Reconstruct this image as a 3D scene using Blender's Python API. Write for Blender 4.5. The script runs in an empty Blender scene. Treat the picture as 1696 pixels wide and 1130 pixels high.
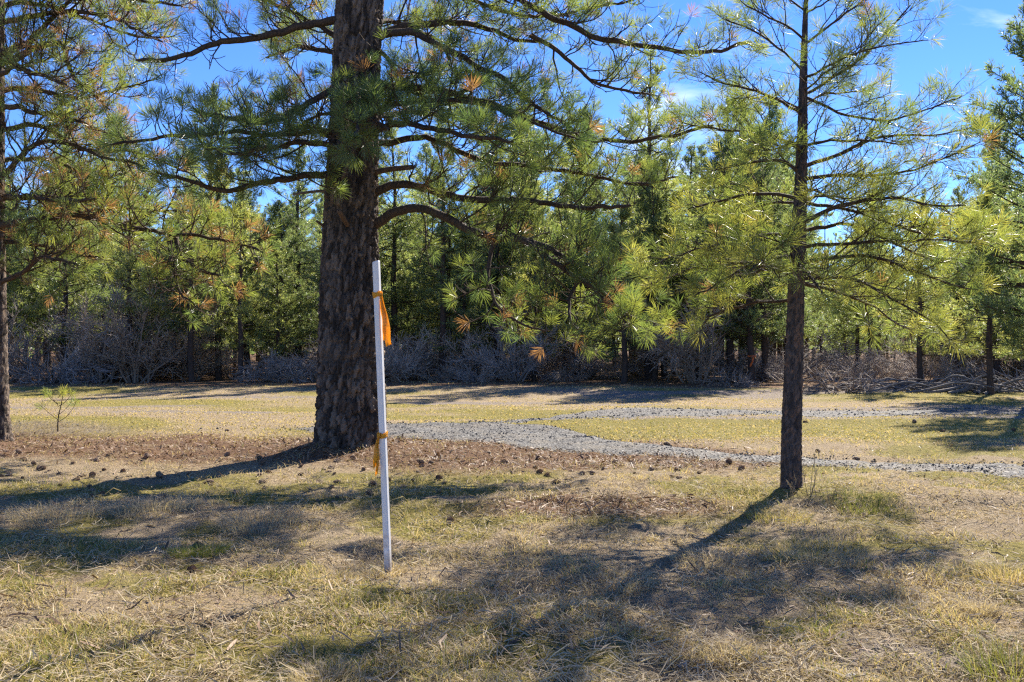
import bpy, math, random
import numpy as np

rad = math.radians
S = bpy.context.scene
COL = S.collection

# ------------------------------------------------------------------ camera
EYE = 1.6
F = 1664.0                      # focal length in photograph pixels (1696 wide)
cam_d = bpy.data.cameras.new("camera")
cam_d.sensor_width = 36.0
cam_d.lens = 36.0 * F / 1696.0
cam_d.clip_start = 0.1
cam_d.clip_end = 9000.0
cam = bpy.data.objects.new("camera", cam_d)
COL.objects.link(cam)
cam.location = (0, 0, EYE)
cam.rotation_euler = (rad(90.0), 0, 0)
S.camera = cam

# ------------------------------------------------------------------ light
SUN_EL, SUN_AZ = 38.0, 31.0     # azimuth from +Y (view direction) towards +X
world = bpy.data.worlds.new("World")
S.world = world
world.use_nodes = True
wn, wl = world.node_tree.nodes, world.node_tree.links
wn.clear()
w_out = wn.new("ShaderNodeOutputWorld")
w_bg = wn.new("ShaderNodeBackground")
w_sky = wn.new("ShaderNodeTexSky")
w_sky.sky_type = 'NISHITA'
w_sky.sun_disc = False
w_sky.sun_elevation = rad(SUN_EL)
w_sky.sun_rotation = rad(SUN_AZ)
w_sky.altitude = 1800
w_sky.air_density = 0.9
w_sky.dust_density = 0.0
w_sky.ozone_density = 6.0
# thin cirrus
w_tc = wn.new("ShaderNodeTexCoord")
w_map = wn.new("ShaderNodeMapping")
w_map.inputs["Scale"].default_value = (2.2, 1.2, 7.0)
w_map.inputs["Rotation"].default_value = (0.15, 0.35, 0.3)
w_map.inputs["Location"].default_value = (0.42, 0.3, 0.9)
w_nz = wn.new("ShaderNodeTexNoise")
w_nz.inputs["Scale"].default_value = 1.6
w_nz.inputs["Detail"].default_value = 7.0
w_nz.inputs["Roughness"].default_value = 0.55
w_nz.inputs["Distortion"].default_value = 0.9
w_rp = wn.new("ShaderNodeValToRGB")
w_rp.color_ramp.elements[0].position = 0.62
w_rp.color_ramp.elements[0].color = (0, 0, 0, 1)
w_rp.color_ramp.elements[1].position = 0.86
w_rp.color_ramp.elements[1].color = (0.75, 0.75, 0.75, 1)
w_hs = wn.new("ShaderNodeHueSaturation")
w_hs.inputs["Saturation"].default_value = 1.15
w_hs.inputs["Hue"].default_value = 0.512
w_mx = wn.new("ShaderNodeMix")
w_mx.data_type = 'RGBA'
w_mx.inputs["B"].default_value = (8.0, 8.3, 8.8, 1)
wl.new(w_tc.outputs["Generated"], w_map.inputs["Vector"])
wl.new(w_map.outputs["Vector"], w_nz.inputs["Vector"])
wl.new(w_nz.outputs["Fac"], w_rp.inputs["Fac"])
wl.new(w_sky.outputs["Color"], w_hs.inputs["Color"])
wl.new(w_hs.outputs["Color"], w_mx.inputs["A"])
wl.new(w_rp.outputs["Color"], w_mx.inputs["Factor"])
wl.new(w_mx.outputs["Result"], w_bg.inputs["Color"])
w_bg.inputs["Strength"].default_value = 0.088
wl.new(w_bg.outputs["Background"], w_out.inputs["Surface"])

sun_d = bpy.data.lights.new("sun", 'SUN')
sun_d.energy = 4.7
sun_d.angle = rad(0.53)
sun_d.color = (1.0, 0.93, 0.82)
sun = bpy.data.objects.new("sun", sun_d)
COL.objects.link(sun)
sun.location = (30, 50, 60)
# lamp shines along its local -Z; point it from the sun towards the scene
sun.rotation_euler = (rad(-(90 - SUN_EL)), 0, rad(-SUN_AZ))

S.view_settings.view_transform = 'Standard'
S.view_settings.look = 'None'
S.view_settings.gamma = 1.0
S.view_settings.exposure = 1.46
S.render.engine = 'CYCLES'
S.cycles.max_bounces = 5
S.cycles.diffuse_bounces = 3
S.cycles.glossy_bounces = 2
S.cycles.transmission_bounces = 3
S.cycles.transparent_max_bounces = 4
S.cycles.caustics_reflective = False
S.cycles.caustics_refractive = False
S.cycles.use_denoising = False
S.cycles.filter_width = 1.3

# ------------------------------------------------------------------ helpers
def tag(o, label=None, cat=None, group=None, kind=None):
    if label: o["label"] = label
    if cat: o["category"] = cat
    if group: o["group"] = group
    if kind: o["kind"] = kind
    return o

def empty(name, loc=(0, 0, 0), rz=0.0):
    o = bpy.data.objects.new(name, None)
    o.empty_display_size = 0.2
    COL.objects.link(o)
    o.location = loc
    o.rotation_euler = (0, 0, rz)
    return o

def copy_tree(o, parent=None):
    c = o.copy()
    COL.objects.link(c)
    c.parent = parent
    for ch in o.children:
        copy_tree(ch, c)
    return c

def norm(a):
    return a / np.maximum(np.linalg.norm(a, axis=-1, keepdims=True), 1e-9)

class Geo:
    """collects numpy geometry and becomes ONE mesh object"""
    def __init__(self):
        self.v, self.q, self.t, self.tint, self.qm, self.tm = [], [], [], [], [], []
        self.n = 0
    def add(self, V, Q=None, T=None, tint=0.5, mi=0):
        V = np.asarray(V, float).reshape(-1, 3)
        self.v.append(V)
        tn = np.empty(len(V)); tn[:] = tint
        self.tint.append(tn)
        if Q is not None and len(Q):
            self.q.append(np.asarray(Q) + self.n); self.qm.append(np.full(len(Q), mi))
        if T is not None and len(T):
            self.t.append(np.asarray(T) + self.n); self.tm.append(np.full(len(T), mi))
        self.n += len(V)
    def mesh(self, name, mats, smooth=True, flat_mi=()):
        me = bpy.data.meshes.new(name)
        V = np.concatenate(self.v) if self.v else np.zeros((0, 3))
        Q = np.concatenate(self.q) if self.q else np.zeros((0, 4), int)
        T = np.concatenate(self.t) if self.t else np.zeros((0, 3), int)
        nl = Q.size + T.size
        me.vertices.add(len(V)); me.vertices.foreach_set("co", V.astype(np.float32).ravel())
        me.loops.add(nl)
        me.loops.foreach_set("vertex_index", np.concatenate([Q.ravel(), T.ravel()]).astype(np.int32))
        me.polygons.add(len(Q) + len(T))
        st = np.concatenate([np.arange(len(Q)) * 4, Q.size + np.arange(len(T)) * 3]).astype(np.int32)
        me.polygons.foreach_set("loop_start", st)
        mi = np.concatenate((self.qm + self.tm) or [np.zeros(0)]).astype(np.int32)
        if len(mats) > 1:
            me.polygons.foreach_set("material_index", mi)
        sm = np.full(len(mi), smooth)
        for k in flat_mi: sm[mi == k] = False
        me.polygons.foreach_set("use_smooth", sm)
        a = me.attributes.new("tint", 'FLOAT', 'POINT')
        a.data.foreach_set("value", np.concatenate(self.tint).astype(np.float32))
        me.update(calc_edges=True)
        for m in mats: me.materials.append(m)
        return me
    def build(self, name, mats, parent=None, smooth=True, flat_mi=()):
        o = bpy.data.objects.new(name, self.mesh(name, mats, smooth, flat_mi))
        COL.objects.link(o)
        o.parent = parent
        return o

def tube_batch(P, R, s=5):
    P = np.asarray(P, float); R = np.asarray(R, float)
    N, k, _ = P.shape
    T = norm(np.gradient(P, axis=1))
    ref = np.array([0.31, 0.52, 0.79])
    B1 = norm(np.cross(T, ref)); B2 = np.cross(T, B1)
    a = np.arange(s) * 2 * math.pi / s
    V = (P[:, :, None, :] + R[:, :, None, None] *
         (np.cos(a)[None, None, :, None] * B1[:, :, None, :] + np.sin(a)[None, None, :, None] * B2[:, :, None, :]))
    n, i, j = np.meshgrid(np.arange(N), np.arange(k - 1), np.arange(s), indexing='ij')
    b = n * k * s
    j2 = (j + 1) % s
    Q = np.stack([b + i * s + j, b + i * s + j2, b + (i + 1) * s + j2, b + (i + 1) * s + j], -1).reshape(-1, 4)
    return V.reshape(-1, 3), Q

def resample(pts, k):
    """Catmull-Rom through pts, k even samples"""
    p = np.asarray(pts, float)
    e = np.vstack([2 * p[0] - p[1], p, 2 * p[-1] - p[-2]])
    out = []
    for i in range(len(p) - 1):
        p0, p1, p2, p3 = e[i], e[i + 1], e[i + 2], e[i + 3]
        for t in np.linspace(0, 1, 9)[:-1]:
            out.append(0.5 * (2 * p1 + (p2 - p0) * t + (2 * p0 - 5 * p1 + 4 * p2 - p3) * t * t + (3 * p1 - p0 - 3 * p2 + p3) * t ** 3))
    out.append(p[-1])
    out = np.array(out)
    s = np.concatenate([[0], np.cumsum(np.linalg.norm(np.diff(out, axis=0), axis=1))])
    u = np.linspace(0, s[-1], k)
    return np.stack([np.interp(u, s, out[:, c]) for c in range(3)], 1), s[-1]

_tab = np.random.RandomState(7).rand(256, 256)
def vnoise(x, y, seed=0):
    x = np.asarray(x, float) + seed * 17.31; y = np.asarray(y, float) + seed * 9.77
    xi = np.floor(x).astype(int); yi = np.floor(y).astype(int)
    fx = x - xi; fy = y - yi
    fx = fx * fx * fx * (fx * (fx * 6 - 15) + 10); fy = fy * fy * fy * (fy * (fy * 6 - 15) + 10)
    g = lambda a, b: _tab[a & 255, b & 255]
    return ((g(xi, yi) * (1 - fx) + g(xi + 1, yi) * fx) * (1 - fy) +
            (g(xi, yi + 1) * (1 - fx) + g(xi + 1, yi + 1) * fx) * fy)
def fbm(x, y, seed=0, oct=4, gain=0.5):
    s = 0; a = 1; tot = 0
    for o in range(oct):
        s = s + a * vnoise(x * 2 ** o, y * 2 ** o, seed + o); tot += a; a *= gain
    return s / tot
def sstep(a, b, x):
    t = np.clip((x - a) / (b - a), 0, 1); return t * t * (3 - 2 * t)

# a point of the place from where it shows in the photograph and how far off it is
def at(px, py, d):
    return np.array([(px - 848.0) / F * d, d, EYE + (565.0 - py) / F * d])
def gxy(px, py):                   # a point on (flat) ground
    d = F * EYE / (py - 565.0)
    return (px - 848.0) / F * d, d

# ------------------------------------------------------------------ terrain
BIG = (at(580, 748, 14.55)[0], 14.55)
YOUNG = (at(1310, 822, 10.36)[0], 10.36)
LEFT = (at(-6, 730, 16.1)[0], 16.1)

def gh(x, y):
    x = np.asarray(x, float); y = np.asarray(y, float)
    near = np.exp(-np.maximum(y - 30, 0) / 60.0) * np.exp(-np.maximum(np.abs(x) - 60, 0) / 60.0)
    h = (fbm(x * 0.22, y * 0.22, 1, 3) - 0.5) * 0.16 * near
    h = h + (fbm(x * 1.1, y * 1.1, 5, 3) - 0.5) * 0.085 * np.exp(-np.maximum(y - 20, 0) / 15.0)
    h = h + (fbm(x * 2.6, y * 3.4, 9, 3) - 0.5) * 0.095 * np.exp(-np.maximum(y - 12, 0) / 6.0) * (0.4 + 1.2 * vnoise(x * 0.6, y * 0.6, 15))
    r = np.hypot(x - BIG[0], (y - BIG[1]) * 1.1)
    h = h + 0.16 * np.exp(-(r / 1.15) ** 2)
    r = np.hypot(x - YOUNG[0], y - YOUNG[1])
    h = h + 0.05 * np.exp(-(r / 0.6) ** 2)
    # low bank right of the young pine
    u = (y - 9.55) + 0.10 * (x - 4.0)
    h = h + 0.10 * sstep(-0.25, 0.25, u) * np.exp(-(np.maximum(u, 0) / 1.6) ** 2) * np.exp(-((x - 4.1) / 1.1) ** 2)
    # bleached hummock by the sapling at the left
    h = h + 0.10 * np.exp(-(((x + 8.6) / 1.3) ** 2 + ((y - 18.6) / 0.9) ** 2))
    # island verge and the rise to the wood
    h = h + 0.06 * np.exp(-(((y - 20.3) / 0.5) ** 2)) * sstep(0, 3, x)
    h = h + 0.14 * sstep(27, 33, y) * near
    return h
def g1(x, y): return float(gh(np.array([x]), np.array([y]))[0])

def drive_mask(x, y):
    """signed measure: > 0 on gravel.  Two tracks that part to the right of the big pine."""
    x = np.asarray(x, float); y = np.asarray(y, float)
    yy = np.maximum(y, 3.0)
    px = 848 + x / yy * F
    py = 565 + EYE / yy * F
    wob = (fbm(x * 0.9, y * 0.9, 21, 3) - 0.5)
    px = px + 30 * (fbm(x * 0.5, y * 0.5, 33, 2) - 0.5)
    ax = [-400, 420, 520, 640, 800, 900, 1000, 1100, 1300, 1500, 1696, 2600]
    au = [712, 712, 706, 701, 698, 706, 728, 738, 751, 760, 769, 815]
    al = [706, 706, 714, 722, 731, 738, 745, 751, 764, 777, 790, 850]
    up = np.interp(px, ax, au); lo = np.interp(px, ax, al)
    to_m = yy * yy / (F * EYE)
    a = np.minimum((py - up) * to_m, (lo - py) * to_m)
    bx = [780, 860, 950, 1050, 1200, 1300, 1500, 1696, 2600]
    bu = [700, 695, 682, 677, 678, 679, 679, 680, 684]
    bl = [700, 704, 698, 693, 691, 689, 687, 688, 693]
    up = np.interp(px, bx, bu); lo = np.interp(px, bx, bl)
    b = np.minimum((py - up) * to_m, (lo - py) * to_m)
    b = np.where(px < 790, -1, b)
    m = np.maximum(a + 0.10, b - 0.18) + wob * 0.7
    return np.where((y < 10) | (y > 27), -1.0, m)

def zones(x, y):
    """litter, green, dirt weights in 0..1"""
    n1 = fbm(x * 0.55, y * 0.55, 40, 4); n2 = fbm(x * 1.3, y * 1.3, 44, 4); n3 = fbm(x * 0.2, y * 0.35, 48, 3)
    lit = np.exp(-((y - 14.6 + 0.10 * (x - 0)) / 2.1) ** 2) * sstep(5.2, 2.0, x) * (0.65 + 1.0 * n1)
    lit = np.maximum(lit, np.exp(-(((x - 0.9) / 1.5) ** 2 + ((y - 9.6) / 0.7) ** 2)) * 0.9)
    lit = np.maximum(lit, sstep(30.5, 33.5, y + 3 * (n1 - .5)) * 0.85)
    lit = np.maximum(lit, 0.9 * np.exp(-(((x - BIG[0]) / 1.6) ** 2 + ((y - BIG[1]) / 1.2) ** 2)))
    grn = sstep(0.40, 0.62, n2 * 0.5 + n1 * 0.5 + 0.015)
    bd = fbm(x * 0.12, y * 0.75, 49, 3)
    grn = np.where(y > 15.8, np.clip(0.10 + 0.9 * sstep(0.38, 0.62, 0.5 * n3 + 0.5 * bd), 0, 1), grn)
    dirt = np.exp(-((y - 20.4 - 0.06 * x) / 0.55) ** 2) * sstep(0.5, 3.0, x)
    dirt = np.maximum(dirt, 0.9 * sstep(0.54, 0.68, fbm(x * 0.11, y * 0.7, 52, 3)) * (y > 22))
    dirt = np.maximum(dirt, np.exp(-(((x - 2.0) / 0.9) ** 2 + ((y - 5.1) / 0.35) ** 2)))
    dirt = np.maximum(dirt, np.exp(-(((x + 8.3) / 1.5) ** 2 + ((y - 17.9) / 0.8) ** 2)))
    return np.clip(lit, 0, 1), np.clip(grn * (1 - 0.8 * lit), 0, 1), np.clip(dirt, 0, 1)

# ------------------------------------------------------------------ materials
def new_mat(name):
    m = bpy.data.materials.new(name)
    m.use_nodes = True
    n, l = m.node_tree.nodes, m.node_tree.links
    n.clear()
    out = n.new("ShaderNodeOutputMaterial")
    return m, n, l, out
def ramp(n, stops, interp='LINEAR'):
    r = n.new("ShaderNodeValToRGB")
    cr = r.color_ramp
    cr.interpolation = interp
    while len(cr.elements) < len(stops): cr.elements.new(0.5)
    for e, (p, c) in zip(cr.elements, stops):
        e.position = p; e.color = (*c, 1)
    return r
def noise(n, l, scale, detail=5, rough=0.55, vec=None, dist=0.0):
    t = n.new("ShaderNodeTexNoise")
    t.inputs["Scale"].default_value = scale
    t.inputs["Detail"].default_value = detail
    t.inputs["Roughness"].default_value = rough
    t.inputs["Distortion"].default_value = dist
    if vec is not None: l.new(vec, t.inputs["Vector"])
    return t
def mix(n, l, fac, a, b, mode='MIX'):
    m = n.new("ShaderNodeMix"); m.data_type = 'RGBA'; m.blend_type = mode
    for key, v in (("Factor", fac), ("A", a), ("B", b)):
        if hasattr(v, "links") or isinstance(v, bpy.types.NodeSocket): l.new(v, m.inputs[key])
        elif isinstance(v, tuple): m.inputs[key].default_value = (*v, 1)
        else: m.inputs[key].default_value = v
    return m.outputs["Result"]
def attr(n, name):
    a = n.new("ShaderNodeAttribute"); a.attribute_name = name
    return a
def bsdf(n, l, out, rough=0.8, spec=0.3):
    b = n.new("ShaderNodeBsdfPrincipled")
    b.inputs["Roughness"].default_value = rough
    b.inputs["Specular IOR Level"].default_value = spec
    l.new(b.outputs[0], out.inputs["Surface"])
    return b
def bump(n, l, h, strength, dist, bs):
    b = n.new("ShaderNodeBump")
    b.inputs["Strength"].default_value = strength
    b.inputs["Distance"].default_value = dist
    l.new(h, b.inputs["Height"]); l.new(b.outputs[0], bs.inputs["Normal"])

def leaf_mat(name, stops, trans=0.35, rough=0.3, spec=0.5, var=0.0, tgain=1.6):
    m, n, l, out = new_mat(name)
    a = attr(n, "tint")
    r = ramp(n, stops)
    if var:
        oi = n.new("ShaderNodeObjectInfo")
        ma = n.new("ShaderNodeMath"); ma.operation = 'MULTIPLY_ADD'
        l.new(oi.outputs["Random"], ma.inputs[0]); ma.inputs[1].default_value = var; ma.inputs[2].default_value = -var / 2
        ad = n.new("ShaderNodeMath"); ad.operation = 'ADD'; ad.use_clamp = True
        l.new(ma.outputs[0], ad.inputs[0]); l.new(a.outputs["Fac"], ad.inputs[1])
        l.new(ad.outputs[0], r.inputs["Fac"])
    else:
        l.new(a.outputs["Fac"], r.inputs["Fac"])
    b = n.new("ShaderNodeBsdfPrincipled")
    b.inputs["Roughness"].default_value = rough
    b.inputs["Specular IOR Level"].default_value = spec
    l.new(r.outputs["Color"], b.inputs["Base Color"])
    t = n.new("ShaderNodeBsdfTranslucent")
    g = mix(n, l, 1.0, r.outputs["Color"], (tgain, tgain * 0.98, tgain * 0.6), 'MULTIPLY')
    l.new(g, t.inputs["Color"])
    ms = n.new("ShaderNodeMixShader"); ms.inputs[0].default_value = trans
    l.new(b.outputs[0], ms.inputs[1]); l.new(t.outputs[0], ms.inputs[2])
    l.new(ms.outputs[0], out.inputs["Surface"])
    return m

NEEDLE_STOPS = [(0.0, (0.20, 0.10, 0.045)), (0.16, (0.27, 0.155, 0.075)), (0.22, (0.075, 0.125, 0.05)),
                (0.5, (0.125, 0.165, 0.045)), (0.75, (0.19, 0.21, 0.05)), (1.0, (0.28, 0.26, 0.065))]
M_needle = leaf_mat("pine_needles", NEEDLE_STOPS, 0.52, 0.40, 1.0, tgain=2.1)
FAR_STOPS = [(0.0, (0.20, 0.11, 0.06)), (0.2, (0.10, 0.145, 0.075)), (0.5, (0.155, 0.19, 0.08)), (0.75, (0.215, 0.235, 0.09)), (1.0, (0.29, 0.275, 0.10))]
M_needle_far = leaf_mat("pine_needles_wood", FAR_STOPS, 0.52, 0.42, 0.8, var=0.30, tgain=2.2)
M_grass = leaf_mat("grass_blades", [(0.0, (0.36, 0.30, 0.23)), (0.25, (0.58, 0.46, 0.29)), (0.5, (0.50, 0.39, 0.19)),
                                    (0.7, (0.31, 0.28, 0.085)), (1.0, (0.15, 0.19, 0.04))], 0.35, 0.6, 0.15, tgain=1.35)
M_straw = leaf_mat("straw", [(0.0, (0.24, 0.17, 0.10)), (0.5, (0.42, 0.33, 0.20)), (1.0, (0.58, 0.49, 0.34))], 0.25, 0.75, 0.12, tgain=1.1)
M_litter = leaf_mat("needle_litter", [(0.0, (0.10, 0.058, 0.034)), (0.5, (0.24, 0.14, 0.078)), (1.0, (0.38, 0.25, 0.15))], 0.1, 0.6, 0.25, tgain=1.0)

def bark_mat(name, dark, mid, red, scale=1.0, plates=True):
    m, n, l, out = new_mat(name)
    tc = n.new("ShaderNodeTexCoord")
    mp = n.new("ShaderNodeMapping"); mp.inputs["Scale"].default_value = (1, 1, 0.30)
    l.new(tc.outputs["Object"], mp.inputs["Vector"])
    n1 = noise(n, l, 16 * scale, 6, 0.65, mp.outputs[0], 0.4)
    n2 = noise(n, l, 55 * scale, 5, 0.6, mp.outputs[0])
    r1 = ramp(n, [(0.30, dark), (0.50, mid), (0.66, red)])
    if plates:
        a = attr(n, "tint")
        ma = n.new("ShaderNodeMath"); ma.operation = 'MULTIPLY_ADD'
        l.new(a.outputs["Fac"], ma.inputs[0]); ma.inputs[1].default_value = 0.42; ma.inputs[2].default_value = -0.21
        ad = n.new("ShaderNodeMath"); ad.operation = 'ADD'
        l.new(ma.outputs[0], ad.inputs[0]); l.new(n1.outputs["Fac"], ad.inputs[1])
        l.new(ad.outputs[0], r1.inputs["Fac"])
    else:
        l.new(n1.outputs["Fac"], r1.inputs["Fac"])
    c = mix(n, l, n2.outputs["Fac"], r1.outputs["Color"], tuple(x * 1.9 for x in mid), 'OVERLAY')
    b = bsdf(n, l, out, 0.85, 0.2)
    l.new(c, b.inputs["Base Color"])
    s = n.new("ShaderNodeMath"); s.operation = 'ADD'
    l.new(n1.outputs["Fac"], s.inputs[0]); l.new(n2.outputs["Fac"], s.inputs[1])
    bump(n, l, s.outputs[0], 0.8, 0.02 / scale, b)
    return m
M_bark = bark_mat("bark_old_pine", (0.045, 0.037, 0.031), (0.14, 0.113, 0.094), (0.25, 0.198, 0.155))
M_bark_young = bark_mat("bark_young_pine", (0.06, 0.05, 0.047), (0.13, 0.11, 0.10), (0.22, 0.145, 0.105), 1.6)
M_bark_far = bark_mat("bark_wood", (0.05, 0.042, 0.036), (0.10, 0.078, 0.066), (0.16, 0.10, 0.07), 1.0, False)
M_branch = bark_mat("branch_bark", (0.045, 0.034, 0.028), (0.105, 0.078, 0.058), (0.17, 0.115, 0.07), 2.5, False)
def twig_mat():
    m, n, l, out = new_mat("shrub_twigs")
    a = attr(n, "tint")
    oi = n.new("ShaderNodeObjectInfo")
    r = ramp(n, [(0.0, (0.12, 0.095, 0.08)), (0.5, (0.30, 0.255, 0.225)), (1.0, (0.54, 0.48, 0.44))])
    l.new(a.outputs["Fac"], r.inputs["Fac"])
    c = mix(n, l, oi.outputs["Random"], (0.96, 0.96, 0.98), (1.12, 0.99, 0.82))
    c2 = mix(n, l, 1.0, r.outputs["Color"], c, 'MULTIPLY')
    b = bsdf(n, l, out, 0.7, 0.3)
    l.new(c2, b.inputs["Base Color"])
    return m
M_twig = twig_mat()

def ground_mat():
    m, n, l, out = new_mat("meadow_ground")
    tc = n.new("ShaderNodeTexCoord")
    P = tc.outputs["Object"]
    z = attr(n, "zone")
    sep = n.new("ShaderNodeSeparateColor"); l.new(z.outputs["Color"], sep.inputs[0])
    a = noise(n, l, 3.2, 8, 0.62, P); b_ = noise(n, l, 24, 8, 0.65, P); c_ = noise(n, l, 95, 6, 0.7, P, 0.6)
    straw = ramp(n, [(0.28, (0.085, 0.063, 0.043)), (0.46, (0.28, 0.21, 0.13)), (0.62, (0.46, 0.355, 0.22)), (0.8, (0.58, 0.48, 0.32))])
    l.new(c_.outputs["Fac"], straw.inputs["Fac"])
    green = ramp(n, [(0.3, (0.11, 0.10, 0.025)), (0.5, (0.24, 0.20, 0.055)), (0.7, (0.38, 0.305, 0.10))])
    l.new(b_.outputs["Fac"], green.inputs["Fac"])
    litter = ramp(n, [(0.3, (0.06, 0.038, 0.024)), (0.48, (0.17, 0.10, 0.058)), (0.66, (0.29, 0.175, 0.10))])
    l.new(c_.outputs["Fac"], litter.inputs["Fac"])
    dirt = ramp(n, [(0.3, (0.15, 0.115, 0.09)), (0.6, (0.32, 0.265, 0.21))])
    l.new(b_.outputs["Fac"], dirt.inputs["Fac"])
    def gate(sock, lo, hi):
        ad = n.new("ShaderNodeMath"); ad.operation = 'MULTIPLY_ADD'
        l.new(b_.outputs["Fac"], ad.inputs[0]); ad.inputs[1].default_value = 0.9; l.new(sock, ad.inputs[2])
        mr = n.new("ShaderNodeMapRange"); mr.inputs[1].default_value = lo; mr.inputs[2].default_value = hi
        l.new(ad.outputs[0], mr.inputs[0])
        return mr.outputs[0]
    c = mix(n, l, gate(sep.outputs[1], 0.72, 1.15), straw.outputs["Color"], green.outputs["Color"])
    c = mix(n, l, gate(sep.outputs[2], 0.75, 1.1), c, dirt.outputs["Color"])
    c = mix(n, l, gate(sep.outputs[0], 0.75, 1.1), c, litter.outputs["Color"])
    bs = bsdf(n, l, out, 0.95, 0.1)
    l.new(c, bs.inputs["Base Color"])
    s = n.new("ShaderNodeMath"); s.operation = 'MULTIPLY_ADD'
    l.new(b_.outputs["Fac"], s.inputs[0]); s.inputs[1].default_value = 1.5; l.new(c_.outputs["Fac"], s.inputs[2])
    bump(n, l, s.outputs[0], 0.9, 0.03, bs)
    return m
M_ground = ground_mat()

def gravel_mat(name, tinted):
    m, n, l, out = new_mat(name)
    tc = n.new("ShaderNodeTexCoord")
    if tinted:
        a = attr(n, "tint"); f = a.outputs["Fac"]
    else:
        v = n.new("ShaderNodeTexVoronoi"); v.inputs["Scale"].default_value = 30
        l.new(tc.outputs["Object"], v.inputs["Vector"])
        sp = n.new("ShaderNodeSeparateColor"); l.new(v.outputs["Color"], sp.inputs[0]); f = sp.outputs[0]
    r = ramp(n, [(0.0, (0.05, 0.047, 0.043)), (0.5, (0.095, 0.09, 0.082)), (0.85, (0.145, 0.137, 0.124)), (1.0, (0.31, 0.295, 0.265))])
    l.new(f, r.inputs["Fac"])
    b = bsdf(n, l, out, 0.85, 0.3)
    if tinted:
        l.new(r.outputs["Color"], b.inputs["Base Color"])
    else:
        n1 = noise(n, l, 2.0, 6, 0.6, tc.outputs["Object"])
        rr = ramp(n, [(0.45, (0, 0, 0)), (0.72, (0.75, 0.75, 0.75))]); l.new(n1.outputs["Fac"], rr.inputs["Fac"])
        c = mix(n, l, rr.outputs["Color"], r.outputs["Color"], (0.20, 0.165, 0.115))
        l.new(c, b.inputs["Base Color"])
        bump(n, l, v.outputs["Distance"], 1.0, 0.02, b)
    return m
M_gravel = gravel_mat("gravel_bed", False)
M_stone = gravel_mat("gravel_stone", True)

def plain_mat(name, col, rough=0.6, spec=0.3, nscale=20, namt=0.25, trans=0.0):
    m, n, l, out = new_mat(name)
    tc = n.new("ShaderNodeTexCoord")
    nz = noise(n, l, nscale, 5, 0.6, tc.outputs["Object"])
    r = ramp(n, [(0.3, tuple(c * (1 - namt) for c in col)), (0.7, tuple(min(1, c * (1 + namt * 0.6)) for c in col))])
    l.new(nz.outputs["Fac"], r.inputs["Fac"])
    b = bsdf(n, l, out, rough, spec)
    l.new(r.outputs["Color"], b.inputs["Base Color"])
    if trans:
        t = n.new("ShaderNodeBsdfTranslucent"); l.new(r.outputs["Color"], t.inputs["Color"])
        ms = n.new("ShaderNodeMixShader"); ms.inputs[0].default_value = trans
        l.new(b.outputs[0], ms.inputs[1]); l.new(t.outputs[0], ms.inputs[2]); l.new(ms.outputs[0], out.inputs["Surface"])
    return m
def post_mat():
    m, n, l, out = new_mat("white_post")
    tc = n.new("ShaderNodeTexCoord")
    mp = n.new("ShaderNodeMapping"); mp.inputs["Scale"].default_value = (1, 1, 0.12); l.new(tc.outputs["Object"], mp.inputs["Vector"])
    n1 = noise(n, l, 90, 6, 0.65, mp.outputs[0]); n2 = noise(n, l, 9, 6, 0.7, tc.outputs["Object"])
    r1 = ramp(n, [(0.30, (0.60, 0.585, 0.56)), (0.52, (0.72, 0.705, 0.685)), (0.75, (0.77, 0.755, 0.735))]); l.new(n1.outputs["Fac"], r1.inputs["Fac"])
    sx = n.new("ShaderNodeSeparateXYZ"); l.new(tc.outputs["Object"], sx.inputs[0])
    mr = n.new("ShaderNodeMapRange"); mr.inputs[1].default_value = 0.42; mr.inputs[2].default_value = 0.0; l.new(sx.outputs[2], mr.inputs[0])
    ad = n.new("ShaderNodeMath"); ad.operation = 'MULTIPLY_ADD'; l.new(mr.outputs[0], ad.inputs[0]); ad.inputs[1].default_value = 0.35; l.new(n2.outputs["Fac"], ad.inputs[2])
    r2 = ramp(n, [(0.62, (0, 0, 0)), (0.82, (0.8, 0.8, 0.8))]); l.new(ad.outputs[0], r2.inputs["Fac"])
    c = mix(n, l, r2.outputs["Color"], r1.outputs["Color"], (0.34, 0.27, 0.19))
    b = bsdf(n, l, out, 0.5, 0.35); l.new(c, b.inputs["Base Color"]); bump(n, l, n1.outputs["Fac"], 0.25, 0.003, b)
    return m
M_post = post_mat()
M_ribbon = plain_mat("orange_ribbon", (0.95, 0.52, 0.05), 0.35, 0.5, 30, 0.12, 0.55)
M_flag = plain_mat("orange_paint", (0.85, 0.20, 0.03), 0.5, 0.4, 30, 0.15, 0.3)
M_lath = plain_mat("lath_wood", (0.42, 0.28, 0.18), 0.8, 0.2, 40, 0.3)
M_cone = plain_mat("cone_scales", (0.27, 0.18, 0.12), 0.7, 0.25, 60, 0.45)
M_dead = plain_mat("dead_wood", (0.19, 0.165, 0.15), 0.85, 0.2, 18, 0.45)
M_deadred = plain_mat("broken_stub_wood", (0.12, 0.08, 0.058), 0.85, 0.2, 18, 0.45)
M_rock = plain_mat("grey_rock", (0.42, 0.40, 0.37), 0.9, 0.2, 20, 0.3)

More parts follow.
